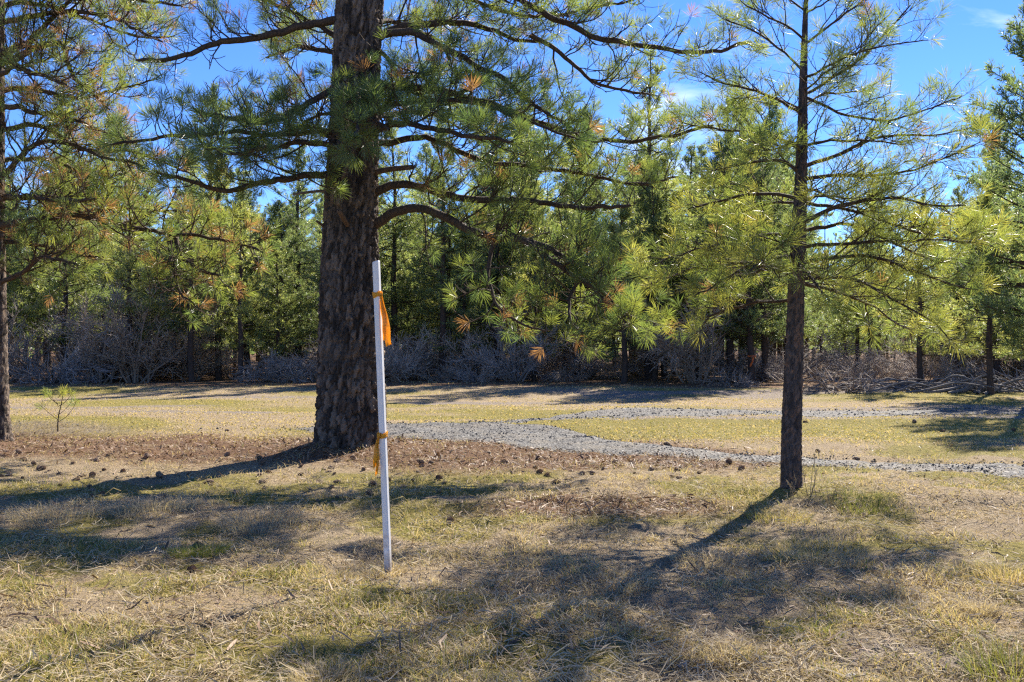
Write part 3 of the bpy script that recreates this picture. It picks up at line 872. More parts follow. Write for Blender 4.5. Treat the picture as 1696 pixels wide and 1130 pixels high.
big_limbs = [
 # right-hand limbs
 (sb, 9.5, 2.4, (0.0, -1.3), [(600, 385), (622, 365), (655, 345), (690, 342), (720, 355), (760, 376), (800, 388), (850, 390), (885, 398), (930, 418), (970, 450), (1005, 490), (1045, 525), (1075, 548)]),
 (sb, 6.5, 2.2, (-0.5, -1.8), [(848, 391), (880, 405), (930, 440), (980, 478), (1015, 508), (1055, 548)]),
 (sb, 4.2, 1.6, (-0.45, -1.2), [(822, 394), (812, 430), (810, 460), (818, 495), (840, 520), (880, 545), (912, 548)]),
 (sb, 3.2, 1.5, (-0.9, -1.6), [(962, 466), (942, 500), (945, 530), (966, 555)]),
 (sp_, 8.2, 3.0, (0.0, -0.6), [(600, 330), (622, 320), (660, 310), (700, 312), (740, 324), (780, 334), (850, 334), (900, 336), (960, 344), (1045, 340)]),
 (sb, 6.5, 2.0, (0.0, 0.8), [(600, 255), (640, 232), (700, 225), (760, 250), (830, 275), (950, 285), (1050, 300), (1125, 292)]),
 (sd, 6.0, 2.0, (0.0, -1.9), [(600, 190), (660, 170), (720, 160), (800, 175), (870, 200), (960, 232)]),
 (sb, 6.5, 3.0, (0.1, 0.7), [(600, 135), (700, 150), (800, 172), (900, 205), (985, 235), (1060, 232), (1120, 220), (1182, 208)]),
 (sd, 6.5, 2.0, (-0.2, -2.6), [(600, 225), (650, 205), (710, 200), (780, 215), (850, 235)]),
 (sb, 8.0, 2.5, (0.0, 0.9), [(610, 75), (640, 55), (665, 45), (700, 38), (750, 33), (800, 42), (860, 62), (905, 68)]),
 (sb, 7.5, 2.0, (0.0, -0.9), [(610, 68), (645, 56), (690, 56), (730, 75), (780, 105), (850, 145), (890, 170), (930, 200), (962, 228)]),
 (sb, 8.0, 2.6, (0.0, -0.5), [(615, -75), (700, -60), (780, -30), (850, 0), (900, 25), (950, 45), (1000, 65), (1080, 78), (1150, 83), (1245, 70)]),
 (sp_, 5.0, 2.0, (-0.1, 0.4), [(880, 60), (915, 82), (945, 108), (985, 140), (1030, 150), (1080, 158)]),
 (sp_, 6.0, 2.0, (0.1, 1.3), [(615, -40), (700, -20), (800, 8), (880, 30), (960, 20), (1060, -2)]),
 (sb, 4.0, 1.8, (0.0, 1.4), [(612, 180), (640, 150), (690, 130), (740, 160), (790, 200)]),
 (sp_, 4.0, 1.6, (0.0, -0.8), [(620, 75), (650, 110), (680, 145), (700, 160)]),
 # left-hand limbs
 (sp_, 8.0, 2.5, (0.0, -0.7), [(580, 28), (555, 30), (520, 33), (505, 40), (470, 52), (440, 58), (400, 70), (350, 78), (320, 90), (270, 100), (225, 100)]),
 (sb, 6.0, 2.0, (0.0, 0.8), [(580, 75), (555, 62), (530, 45), (490, 25), (440, 2), (400, -25)]),
 (sp_, 7.0, 3.5, (0.0, -0.5), [(575, 140), (548, 150), (520, 170), (490, 190), (450, 205), (410, 203), (360, 190), (324, 183)]),
 (sb, 5.5, 1.8, (0.0, 0.9), [(575, 235), (545, 226), (515, 211), (480, 212), (430, 222), (370, 230)]),
 (sd, 7.0, 2.0, (0.0, -2.2), [(575, 320), (545, 292), (515, 288), (470, 300), (420, 306), (370, 315), (320, 300), (260, 285)]),
 (sd, 6.0, 2.0, (0.0, -2.7), [(580, 260), (540, 240), (490, 235), (440, 245), (390, 250), (330, 240)]),
 (sd, 5.0, 2.0, (0.0, -1.6), [(580, 220), (530, 218), (470, 225), (400, 222), (320, 225), (240, 232), (180, 240)]),
 (sp_, 4.5, 1.8, (0.2, 1.6), [(580, 180), (550, 182), (500, 205), (460, 230)]),
 (sp_, 5.0, 2.0, (0.0, 1.2), [(585, 20), (550, -10), (500, -30), (430, -40)]),
 # boughs towards the viewer, hiding parts of the trunk
 (sf, 4.0, 1.8, (-0.3, -2.6), [(590, 150), (592, 165), (590, 200), (588, 228)]),
 (sf, 4.0, 1.8, (-0.3, -2.2), [(596, 200), (610, 190), (625, 200), (645, 215)]),
 (sf, 3.6, 1.8, (-0.3, -2.0), [(580, 205), (575, 205), (565, 225), (560, 250)]),
 # boughs away from the viewer
 (sb, 6.0, 2.0, (0.2, 3.0), [(600, 60), (640, 40), (690, 50), (740, 70)]),
 (sb, 6.0, 2.0, (0.2, 3.0), [(580, 110), (540, 90), (490, 80), (440, 95)]),
 (sb, 6.0, 2.0, (0.2, 3.2), [(600, 210), (640, 190), (700, 190), (770, 215)]),
]
for st, r0, r1, dd, pts in big_limbs:
    make_limb(L(pts, dd), r0 * MP, r1 * MP, org, big, st, rng)
stub(L([(610, 292), (628, 284), (650, 280), (684, 277)], (-0.05, -0.2)), 5 * MP, org, big, M_deadred)
stub(L([(572, 320), (556, 305), (541, 291)], (-0.25, -0.7)), 6 * MP, org, big, M_deadred)
stub(L([(560, 316), (525, 317), (485, 322)], (0, -0.1)), 2.6 * MP, org, big, M_dead)
stub(L([(578, 376), (570, 364), (561, 349)], (-0.30, -0.75)), 4.5 * MP, org, big, M_deadred)
stub(L([(545, 378), (538, 376), (524, 366)], (0.0, -0.2)), 2.6 * MP, org, big, M_deadred)
# upper crown, out of frame: it throws the dappled shade
su = LimbStyle()
su.side_sp, su.side_len, su.twig_sp, su.twig_len, su.limb_sides = 0.45, 1.0, 0.32, 0.4, 5
su.tuft_n, su.tuft_L, su.tuft_w, su.tint, su.tuft_p, su.bare = 14, 0.22, 0.014, (0.3, 0.6), 0.8, 0.25
for z in np.arange(7.6, 18.5, 0.62):
    for q in range(2):
        a = rng.rand() * 6.28
        Lm = np.interp(z, [7, 12, 19], [3.6, 3.0, 0.7]) * rng.uniform(0.7, 1.1)
        p0 = org + np.array([0.33, 0.1, z])
        d = np.array([math.cos(a), math.sin(a), 0])
        pts = [p0, p0 + d * Lm * 0.4 + np.array([0, 0, 0.15]), p0 + d * Lm + np.array([0, 0, 0.1 + 0.02 * z])]
        make_limb(pts, 0.05, 0.014, org, big, su, rng)

# ------------------------------------------------------------------ the young pine
rng = np.random.RandomState(202)
D = YOUNG[1]; MP = D / F
org = np.array([YOUNG[0], D, g1(*YOUNG)])
yp = empty("pine_tree", org)
tag(yp, "slender young pine with yellow-green backlit needles beside the gravel drive", "tree")
axis = []
for py, cx, r in [(850, 1309, 20), (822, 1310, 18.5), (800, 1310, 17.5), (700, 1311, 16.5), (600, 1315, 15.2), (540, 1317, 14), (470, 1319, 13.2), (400, 1322, 12), (320, 1326, 10.3), (250, 1328, 9), (200, 1329.5, 8), (150, 1330, 7), (100, 1331.5, 5.8), (50, 1333, 4.8), (0, 1335, 3.6), (-50, 1336, 2.2), (-80, 1336, 1.0)]:
    p = at(cx, py, D) - org
    axis.append((p[0], 0, p[2], r * MP * 0.93))
trunk("trunk", axis, yp, [M_bark_young], 72, 300, 0.045, 0.075, 0.020, 0.08, 8)
sy = LimbStyle()
sy.side_sp, sy.side_len, sy.side_min, sy.twig_sp, sy.twig_len = 0.070, 0.62, 0.24, 0.095, 0.22
sy.ang = (0.55, 1.0); sy.roll = 0.55; sy.up = 0.2; sy.curl1 = 0.35; sy.curl2 = 0.5; sy.wander = 0.12
sy.tuft_n, sy.tuft_L, sy.tuft_w, sy.back, sy.dead, sy.tint, sy.tuft_p, sy.bare, sy.limb_sides = 42, 0.165, 0.0048, 0.11, 0.015, (0.42, 0.95), 0.44, 0.22, 6
sy.thick = 0.72
sy2 = LimbStyle(); sy2.__dict__.update(sy.__dict__)     # upper, thinner boughs
sy2.tuft_n, sy2.tint, sy2.tuft_p, sy2.side_sp = 44, (0.34, 0.80), 0.50, 0.075
yl = [
 (sy, 5.5, (0.0, -0.7), [(1318, 378), (1335, 366), (1378, 345), (1421, 333), (1485, 329), (1538, 340), (1600, 340)]),
 (sy, 5.0, (0.0, 0.6), [(1320, 385), (1340, 380), (1400, 373), (1453, 390), (1511, 414), (1570, 438)]),
 (sy, 5.0, (0.0, -0.5), [(1320, 438), (1340, 433), (1389, 425), (1442, 425), (1500, 440), (1564, 467), (1620, 480)]),
 (sy, 4.5, (0.0, -1.0), [(1320, 462), (1357, 462), (1421, 467), (1485, 499), (1538, 525), (1570, 560)]),
 (sy, 4.5, (0.0, 0.9), [(1320, 468), (1380, 480), (1440, 500), (1500, 540), (1550, 560)]),
 (sy2, 4.8, (0.0, 0.4), [(1328, 276), (1341, 271), (1389, 255), (1453, 228), (1538, 225), (1595, 215), (1625, 200)]),
 (sy2, 3.6, (0.0, -0.8), [(1328, 247), (1341, 242), (1380, 235), (1432, 236), (1500, 240)]),
 (sy, 4.5, (0.0, -0.3), [(1325, 300), (1378, 292), (1464, 289), (1538, 271), (1591, 250), (1625, 235)]),
 (sy2, 3.6, (0.0, 0.5), [(1331, 158), (1340, 150), (1379, 125), (1432, 88), (1474, 42), (1511, 5)]),
 (sy2, 3.2, (0.0, -0.6), [(1331, 130), (1345, 126), (1390, 100), (1464, 74), (1538, 66)]),
 (sy2, 3.4, (0.0, -0.2), [(1330, 158), (1400, 188), (1464, 202), (1538, 178), (1591, 162)]),
 (sy, 4.0, (0.0, 0.3), [(1324, 335), (1400, 345), (1480, 375), (1560, 395), (1640, 400)]),
 (sy, 4.2, (0.0, -0.4), [(1320, 410), (1400, 402), (1500, 395), (1600, 400), (1650, 410)]),
 (sy2, 3.6, (0.0, -0.5), [(1330, 192), (1294, 170), (1235, 146), (1193, 138), (1160, 120)]),
 (sy2, 3.8, (0.0, 0.5), [(1328, 250), (1288, 228), (1235, 218), (1180, 215), (1120, 200)]),
 (sy, 4.0, (0.0, -0.3), [(1325, 287), (1285, 262), (1219, 271), (1160, 285)]),
 (sy, 4.2, (0.0, 0.4), [(1322, 330), (1270, 320), (1200, 330), (1130, 350)]),
 (sy, 4.5, (0.0, -0.8), [(1320, 396), (1262, 390), (1193, 404), (1124, 425), (1080, 440)]),
 (sy, 4.5, (0.0, -0.2), [(1316, 455), (1288, 449), (1235, 438), (1166, 441), (1120, 455), (1075, 475)]),
 (sy, 4.0, (0.0, 0.8), [(1316, 502), (1302, 499), (1246, 502), (1166, 526), (1110, 540)]),
 (sy, 4.0, (0.0, -0.9), [(1318, 425), (1260, 430), (1200, 460), (1150, 490)]),
 (sy2, 3.0, (0.0, 0.4), [(1331, 120), (1290, 85), (1240, 50), (1195, 30)]),
 (sy2, 2.8, (0.0, -0.4), [(1333, 70), (1300, 45), (1260, 25), (1225, 0)]),
 (sy2, 2.8, (0.0, 0.3), [(1333, 75), (1370, 45), (1410, 15), (1440, -10)]),
 (sy2, 2.4, (0.0, -0.2), [(1335, 25), (1365, 5), (1400, -15)]),
 (sy2, 2.4, (0.0, 0.2), [(1335, 20), (1305, -5), (1275, -30)]),
 # towards and away from the viewer
 (sy, 4.5, (0.0, -1.5), [(1318, 440), (1330, 445), (1350, 470), (1375, 500)]),
 (sy, 4.5, (0.0, -1.5), [(1320, 400), (1300, 405), (1270, 425), (1240, 450)]),
 (sy, 4.0, (0.0, -1.3), [(1325, 320), (1345, 315), (1380, 330), (1420, 345)]),
 (sy2, 4.0, (0.0, -1.2), [(1328, 250), (1315, 240), (1290, 245), (1260, 250)]),
 (sy2, 3.0, (0.0, -0.9), [(1331, 150), (1345, 135), (1365, 120), (1390, 110)]),
 (sy, 4.5, (0.0, 1.8), [(1318, 450), (1350, 455), (1390, 470), (1440, 490)]),
 (sy, 4.5, (0.0, 1.8), [(1318, 440), (1280, 440), (1230, 455), (1180, 480)]),
 (sy, 4.0, (0.0, 1.6), [(1324, 340), (1300, 335), (1250, 345), (1210, 360)]),
 (sy, 4.0, (0.0, 1.5), [(1325, 330), (1370, 325), (1420, 330), (1480, 350)]),
 (sy2, 3.0, (0.0, 1.2), [(1330, 180), (1300, 165), (1270, 160), (1240, 165)]),
 (sy2, 3.0, (0.0, 1.2), [(1330, 175), (1365, 160), (1400, 155), (1440, 150)]),
]
for st, r0, dd, pts in yl:
    make_limb(L(pts, dd), r0 * MP * 0.82, 1.1 * MP, org, yp, st, rng, wig=0.012)
gn = Geo()
tp = np.array(at(1336, -80, D)) - org
tufts(gn, np.array([tp, tp - [0, 0, .08], at(1334, 8, D + -0.1) - org]), np.array([[0, 0, 1.0], [0, 0, 1], [0, -.4, 1]]), 60, np.array([.2, .2, .2]), 0.0036, 0.15, np.array([.6, .6, .5]), rng)
tag(gn.build("needles", [M_needle], yp, smooth=False), kind="stuff")

# ------------------------------------------------------------------ the pine at the left edge
rng = np.random.RandomState(303)
D = LEFT[1]; MP = D / F
org = np.array([LEFT[0], D, g1(*LEFT)])
lp = empty("pine_tree", org)
tag(lp, "pine at the meadow's left edge with many dead twigs and brown needles", "tree")
axis = []
for py, cx, r in [(770, -5, 27), (730, -6, 24.5), (700, -8, 23), (600, -10, 22), (400, -11, 19.5), (200, -9, 17), (0, -8, 15)]:
    p = at(cx, py, D) - org
    axis.append((p[0], 0, p[2], r * MP * 0.88))
axis += [(0, 0, 10, 0.11), (0, 0, 14.5, 0.02)]
trunk("trunk", axis, lp, [M_bark], 64, 260, 0.06, 0.13, 0.03, 0.10, 12, zfine=7.2)
sl = LimbStyle()
sl.side_sp, sl.side_len, sl.twig_sp, sl.twig_len = 0.090, 1.1, 0.085, 0.36
sl.tuft_n, sl.tuft_L, sl.tuft_w, sl.dead, sl.tint, sl.tuft_p, sl.bare = 40, 0.19, 0.0065, 0.22, (0.35, 0.8), 0.46, 0.10
for r0, dd, pts in [
 (8, (0, -0.6), [(-8, 100), (15, 92), (40, 80), (70, 55), (100, 20), (135, -15)]),
 (7, (0, -1.0), [(-8, 108), (20, 95), (50, 80), (75, 71), (102, 68), (110, 95), (125, 125), (150, 150), (182, 182)]),
 (6.5, (0, -1.2), [(-8, 380), (10, 372), (60, 360), (110, 350), (150, 352), (190, 365), (230, 378), (275, 388), (320, 388), (390, 402), (440, 420)]),
 (4, (-0.7, -1.2), [(281, 389), (287, 440), (300, 485), (318, 500)]),
 (4, (-0.7, -1.4), [(292, 392), (310, 430), (340, 450), (368, 456)]),
 (4.5, (0, -1.0), [(-8, 470), (15, 458), (40, 445), (60, 425), (95, 430), (130, 440)]),
 (5, (0, 0.9), [(-8, 262), (30, 258), (80, 262), (140, 290), (200, 310)]),
 (5, (0, -0.8), [(-8, 290), (10, 285), (50, 240), (110, 230), (180, 260), (240, 275)]),
 (5, (0, -1.5), [(-8, 180), (40, 182), (90, 190), (150, 210), (210, 230)]),
 (5, (0, 1.4), [(-8, 150), (50, 140), (120, 160), (190, 150), (260, 130)]),
 (5, (0, -1.6), [(-8, 40), (60, 20), (140, 20), (210, 40), (270, 70)]),
 (5, (0, 1.2), [(-8, 10), (70, 5), (150, 30), (230, 60), (290, 60)]),
 (5, (0, -0.4), [(-8, -60), (80, -50), (160, -25), (230, 5), (300, 10)]),
 (5, (0, 1.6), [(-8, 330), (60, 325), (130, 330), (220, 345), (300, 350)]),
 (5, (0, 0.6), [(-8, 215), (70, 210), (150, 250), (230, 255), (320, 290)]),
 (5, (0, -2.2), [(-8, 330), (20, 320), (60, 315), (110, 325), (160, 330)]),
 (5, (0, -2.2), [(-8, 130), (20, 110), (60, 115), (110, 140)]),
 (5, (0, 1.0), [(-8, 400), (60, 405), (110, 420), (170, 425)]),
 (5, (0, 0.3), [(-8, 200), (-80, 190), (-160, 220)]), (5, (0, 0.3), [(-8, 60), (-80, 50), (-160, 80)]), (5, (0, -1), [(-8, 330), (-80, 320), (-160, 340)])]:
    make_limb(L(pts, dd), r0 * MP, 1.8 * MP, org, lp, sl, rng)
for z in np.arange(7.6, 14, 0.6):
    for q in range(2):
        a = rng.rand() * 6.28
        Lm = np.interp(z, [7, 14], [2.6, 0.6]) * rng.uniform(0.7, 1.1)
        p0 = org + np.array([0, 0, z]); d = np.array([math.cos(a), math.sin(a), 0])
        make_limb([p0, p0 + d * Lm * 0.4 + np.array([0, 0, 0.15]), p0 + d * Lm + np.array([0, 0, 0.3])], 0.04, 0.012, org, lp, su, rng)

# ------------------------------------------------------------------ the wood behind: pines of six builds, each tree a thing
def wood_pine(seed, H, base, width, dens, tint, narrow=1.0):
    rng = np.random.RandomState(seed)
    root = empty("pine_tree")
    kz = 16
    z = np.linspace(-0.15, H, kz)
    lean = np.cumsum(rng.normal(0, 0.03, (kz, 2)), axis=0); lean -= lean[1]
    P = np.stack([lean[:, 0], lean[:, 1], z], -1)
    r0 = 0.011 * H + 0.035
    g = Geo(); V, Q = tube_batch(P[None], (r0 * (1 - np.clip(z / H, 0, 1)) ** 0.85 + 0.012)[None], 9)
    g.add(V, Q); g.build("trunk", [M_bark_far], root)
    zl = []; zz = base
    while zz < H - 0.3:
        for q in range(rng.randint(3, 6)): zl.append(zz + rng.normal(0, 0.08))
        zz += rng.uniform(0.30, 0.48)
    zl = np.clip(np.array(zl), 0.8, H - 0.15); N = len(zl)
    f = (zl - base) / (H - base)
    prof = np.interp(f, [0, 0.12, 0.35, 0.7, 1.0], [0.75, 1.0, 0.95, 0.58, 0.10]) * width
    Lm = np.maximum(prof * rng.uniform(0.55, 1.12, N), 0.25)
    a = rng.rand(N) * 6.283
    up = np.interp(f, [0, 0.4, 1], [-0.05, 0.25, 1.2])
    p0 = np.stack([np.interp(zl, z, lean[:, 0]), np.interp(zl, z, lean[:, 1]), zl], -1)
    d0 = np.stack([np.cos(a), np.sin(a), up], -1)
    P1 = curve_batch(p0, d0, Lm, 7, (0, 0, 0.25), 0.09, rng)
    gc = Geo()
    V, Q = tube_batch(P1, (0.006 + 0.012 * Lm)[:, None] * np.linspace(1, 0.3, 7)[None], 4); gc.add(V, Q, mi=0)
    i2, t2, p2, tan2, _ = spawn(P1, 0.13 / dens, 0.18, 1.0, rng)
    d2 = side_dirs(tan2, rng.uniform(0.5, 1.0, len(p2)), 0.7, 0.25, rng)
    L2 = Lm[i2] * (1.1 - 0.7 * t2) * rng.uniform(0.12, 0.42, len(p2)) + 0.08
    P2 = curve_batch(p2, d2, L2, 4, (0, 0, 0.5), 0.12, rng)
    V, Q = tube_batch(P2, 0.006 * np.ones((len(p2), 1)) * np.linspace(1, 0.5, 4)[None], 3); gc.add(V, Q, mi=0)
    tip = np.concatenate([P2[:, -1], P1[:, -1], (P2[:, 1] + P2[:, 2]) / 2])
    dr = np.concatenate([P2[:, -1] - P2[:, -2], P1[:, -1] - P1[:, -2], P2[:, 2] - P2[:, 1]])
    n = len(tip)
    tn = np.clip(rng.normal(tint + 0.05, 0.14, n), 0.34, 1)
    tufts(gc, tip, dr, 11, 0.21 * rng.uniform(0.8, 1.2, n), 0.027, 0.13, tn, rng, 0.3, 1.3, 0.1, mi=1)
    tag(gc.build("crown", [M_branch, M_needle_far], root, smooth=True, flat_mi=(1,)), kind="stuff")
    return root
protos = [wood_pine(1, 10.5, 2.0, 2.5, 1.0, 0.50), wood_pine(2, 12.5, 2.8, 2.6, 1.0, 0.42), wood_pine(3, 8.5, 1.5, 2.2, 1.1, 0.62),
          wood_pine(4, 13.5, 3.4, 2.4, 0.9, 0.36), wood_pine(5, 6.5, 1.1, 1.9, 1.2, 0.68), wood_pine(6, 11.5, 1.6, 2.7, 1.35, 0.22)]
MARKS = [(gxy(-6, 641), "the left pine"), (gxy(185, 634), "the tall silvery shrub"), (gxy(362, 634), "the orange-topped lath"), (gxy(478, 629), "the dead branch heap"),
         (gxy(700, 630), "the drive's left end"), (gxy(825, 630), "the double-trunked pine"), (gxy(1035, 640), "the reddish-trunked small pine"),
         (gxy(1150, 640), "the tangled arching shrub"), (gxy(1245, 640), "the ribboned pine"), (gxy(1400, 652), "the bluish brush mound"), (gxy(1524, 645), "the leaning small pine"), (gxy(1700, 655), "the rightmost slash heap")]
def near(x, y):     # the closest of these by bearing along the wood's edge
    return min(MARKS, key=lambda m: abs(m[0][0] / m[0][1] - x / y))[1]
P_LAB = ["full mid-green pine", "tall straight dark green pine", "bushy yellow-green pine", "tall thin-crowned pine with long bare trunk",
         "low light green young pine", "broad deep green pine"]
taken = [False] * 6
def put_pine(kind, x, y, s, rz, label, grouped=False):
    if not taken[kind]:
        o = protos[kind]; taken[kind] = True
    else:
        o = copy_tree(protos[kind])
    o.location = (x, y, g1(x, y)); o.rotation_euler = (0, 0, rz); o.scale = (s, s, s)
    tag(o, label, "tree", "pines of the wood behind the meadow" if grouped else None)
    if not grouped and "group" in o: del o["group"]
    return o
rs = random.Random(5)
# front trees that can be told apart: (px of the foot, py of the foot, kind, height scale)
for px, py, kd, s, lab in [
    (1725, 662, 5, 1.0, "tall dense dark green pine at the meadow's right edge beyond the slash"),
    (1640, 657, 2, 0.72, "small pine standing over pale slash at the meadow's right edge"),
    (1524, 645, 2, 0.72, "small leaning pine among grey shrubs behind the gravel drive"),
    (1035, 640, 4, 0.98, "small reddish-trunked pine standing out on the grass before the wood"),
    (825, 630, 1, 0.80, "dark double-trunked pine at the gap in the shrubs"),
    (1100, 632, 0, 0.85, "dark pine beside the tangled arching shrub"),
    (362, 634, 2, 1.0, "bushy light green pine behind the orange-topped lath"),
    (1245, 640, 0, 0.8, "pine with an orange ribbon on its trunk among the shrubs")]:
    x, y = gxy(px, py)
    put_pine(kd, x, y, s, rs.random() * 6.28, lab)
cells = []
yy = 37.0
while yy < 105:
    sp = 2.15 + (yy - 37) * 0.045
    w = yy * 0.60 + 5
    xx = -w
    while xx < w:
        cells.append((xx + rs.uniform(-0.45, 0.45) * sp, yy + rs.uniform(-0.5, 0.5) * sp))
        xx += sp
    yy += sp * 1.25
placed = []
for x, y in cells:
    px = 848 + x / y * F
    if y < 60 and 905 < px < 1010 and rs.random() < 0.6: continue       # light gap through the trunks
    if y < 62 and 1400 < px < 1560 and rs.random() < 0.45: continue
    kd = rs.choices(range(6), [4, 4, 4 if y < 50 else 2, 3, 2 if y < 48 else 0.5, 3])[0]
    s = rs.uniform(0.58, 0.88) if rs.random() < 0.72 else rs.uniform(0.88, 1.06)
    s *= np.interp(y, [40, 100], [0.92, 1.15])
    if 1380 < px < 1600: s *= 0.72
    if 380 < px < 500: s *= 0.9
    if 860 < px < 1270: s *= 1.16
    if y < 55 and 1318 < px < 1375: continue          # the young pine stands clear of the trunks behind
    placed.append((kd, x, y, s))
for kd, x, y, s in placed[:285]:
    rank = ("at the wood's edge behind " if y < 45 else ("mid-wood behind " if y < 62 else "deep in the wood behind ")) + near(x, y)
    put_pine(kd, x, y, s, rs.random() * 6.28, P_LAB[kd] + " " + rank, True)
# the rest of the wood, far off, reads as one mass
rng = np.random.RandomState(77)
gc = Geo()
far = placed[285:] and [(x, y) for _, x, y, _ in placed[285:]]
yy = max(y for _, _, y, _ in placed) + 4
while yy < 190:
    xx = -yy * 0.62
    while xx < yy * 0.62:
        far.append((xx + rng.uniform(-2, 2), yy + rng.uniform(-3, 3))); xx += 4.6
    yy += 13
for x, y in far:
    H = rng.uniform(8, 14); zb = rng.uniform(0.3, 1.4)
    V, Q = tube_batch(np.array([[[x, y, -.2], [x, y, H * .5], [x, y, H]]]), np.array([[.17, .1, .02]]), 5); gc.add(V, Q, None, .5, 0)
    n = 60
    f = rng.rand(n) ** 1.3; z = zb + f * (H - zb); r = 2.5 * (1 - f) ** .7 * np.sqrt(rng.rand(n)) + .1; a = rng.rand(n) * 6.283
    tip = np.stack([x + r * np.cos(a), y + r * np.sin(a), z], -1)
    tufts(gc, tip, np.stack([np.cos(a), np.sin(a), .4 + 0 * a], -1), 3, np.full(n, .75), .30, .3, np.clip(rng.normal(.45, .15, n), .23, 1), rng, .2, 1.4, .1, mi=1)
tag(gc.build("far_wood", [M_bark_far, M_needle_far], None, smooth=False), "distant pines closing the wood behind the trunks", "wood", kind="stuff")
print("wood pines", len(placed))

# ------------------------------------------------------------------ grey leafless shrubs
def shrub(seed, H, W, nst, arch, tone):
    rng = np.random.RandomState(seed)
    a = rng.rand(nst) * 6.283; r = rng.rand(nst) * W * 0.25
    p0 = np.stack([r * np.cos(a), r * np.sin(a), np.full(nst, -0.05)], -1)
    d0 = np.stack([np.cos(a) * W / H, np.sin(a) * W / H, rng.uniform(0.7, 1.6, nst)], -1)
    Ls = H * rng.uniform(0.75, 1.3, nst)
    P0 = curve_batch(p0, d0, Ls, 8, (0, 0, -arch), 0.13, rng)
    g = Geo()
    V, Q = tube_batch(P0, (0.010 + 0.010 * Ls)[:, None] * np.linspace(1, 0.3, 8)[None], 5)
    g.add(V, Q, None, tone * 0.6)
    i1, t1, p1, tn1, _ = spawn(P0, 0.10, 0.12, 1.0, rng)
    d1 = side_dirs(tn1, rng.uniform(0.4, 1.0, len(p1)), 1.6, 0.2, rng)
    L1 = 0.25 + 0.40 * H * rng.rand(len(p1)) * (1.1 - 0.5 * t1)
    P1 = curve_batch(p1, d1, L1, 5, (0, 0, -0.3 * arch + 0.2), 0.16, rng)
    V, Q = tube_batch(P1, np.full((len(p1), 1), 0.011) * np.linspace(1, 0.5, 5)[None], 3)
    g.add(V, Q, None, np.repeat(np.clip(rng.normal(tone, 0.15, len(p1)), 0, 1), 15))
    i2, t2, p2, tn2, _ = spawn(P1, 0.10, 0.15, 1.0, rng)
    d2 = side_dirs(tn2, rng.uniform(0.35, 0.9, len(p2)), 1.6, 0.2, rng)
    P2 = curve_batch(p2, d2, rng.uniform(0.12, 0.42, len(p2)), 3, (0, 0, 0.1), 0.2, rng)
    V, Q = tube_batch(P2, np.full((len(p2), 1), 0.0085) * np.linspace(1, 0.6, 3)[None], 3)
    g.add(V, Q, None, np.repeat(np.clip(rng.normal(tone + 0.15, 0.18, len(p2)), 0, 1), 9))
    return g.mesh("shrub", [M_twig])
shr = [shrub(31, 2.6, 1.7, 14, 0.9, 0.45), shrub(32, 2.1, 1.7, 15, 1.3, 0.55), shrub(33, 1.6, 1.5, 15, 1.0, 0.40),
       shrub(34, 3.2, 1.7, 13, 0.7, 0.5), shrub(35, 0.95, 1.2, 16, 2.0, 0.30), shrub(36, 2.6, 1.3, 14, 0.4, 0.65)]
S_LAB = ["tall grey leafless shrub with arching twigs", "rounded grey-brown leafless shrub", "low dense grey leafless shrub",
         "spreading leafless shrub with pale twigs", "dark low brush mound", "upright tan leafless shrub"]
S_ROW = ["in the front row near", "in the second row near", "among the trunks behind", "deep between trunks behind"]
def put_shrub(k, x, y, s, label=None, row=0):
    o = bpy.data.objects.new("brush_mound" if k == 4 else "leafless_shrub", shr[k])
    COL.objects.link(o)
    o.location = (x, y, g1(x, y)); o.rotation_euler = (0, 0, rs.random() * 6.28); o.scale = (s * rs.uniform(0.95, 1.25), s * rs.uniform(0.95, 1.25), s)
    tag(o, label or S_LAB[k] + " " + S_ROW[row] + " " + near(x, y), "shrub", None if label else "leafless shrubs along the wood")
for px, py, k, s, lab in [
    (185, 634, 3, 1.05, "tall silvery arching shrub beside the dark brush mound"),
    (90, 641, 4, 1.35, "dark rounded brush mound beside the left pine"),
    (250, 632, 1, 1.1, "grey shrub mound between silvery shrub and orange-topped lath"),
    (890, 632, 4, 1.15, "dark low brush mound between the pine trunks beyond the drive"),
    (1150, 640, 3, 0.95, "tangled shrub with long arching pale twigs behind the young pine"),
    (1215, 646, 4, 1.0, "bluish dark brush mound under the tangled arching shrub"),
    (1400, 652, 4, 1.3, "bluish dark brush mound by the pale slash behind the drive"),
    (1672, 650, 4, 1.35, "dark brush mound behind the rightmost slash")]:
    x, y = gxy(px, py); put_shrub(k, x, y, s, lab)
ns = 0
for row, (y0, sp) in enumerate([(36.3, 1.5), (38.6, 1.6), (41.5, 1.9), (45, 2.4)]):
    x = -(y0 * 0.58 + 3)
    while x < y0 * 0.58 + 3:
        y = y0 + rs.uniform(-0.7, 0.7) - (3.3 if x > 9 and row < 2 else 0)
        px = 848 + x / y * F
        x += sp * rs.uniform(0.7, 1.3)
        gapn = float(vnoise(x * 0.33, row * 3.1 + 0.5, 66))
        if gapn < 0.30: continue
        if row < 3 and (800 < px < 840 or 930 < px < 1090) and rs.random() < 0.8: continue
        k = rs.choices([0, 1, 2, 3, 5], [3, 4, 3, 1.5 if px < 400 or px > 1100 else 0.4, 3])[0]
        s = rs.choice([0.5, 0.65, 0.75, 0.85, 0.95]) * (0.75 + 0.45 * gapn) * rs.uniform(0.9, 1.08) * (0.85 if 640 < px < 1100 else 1)
        put_shrub(k, x, y, s, None, row); ns += 1
print("shrubs", ns)

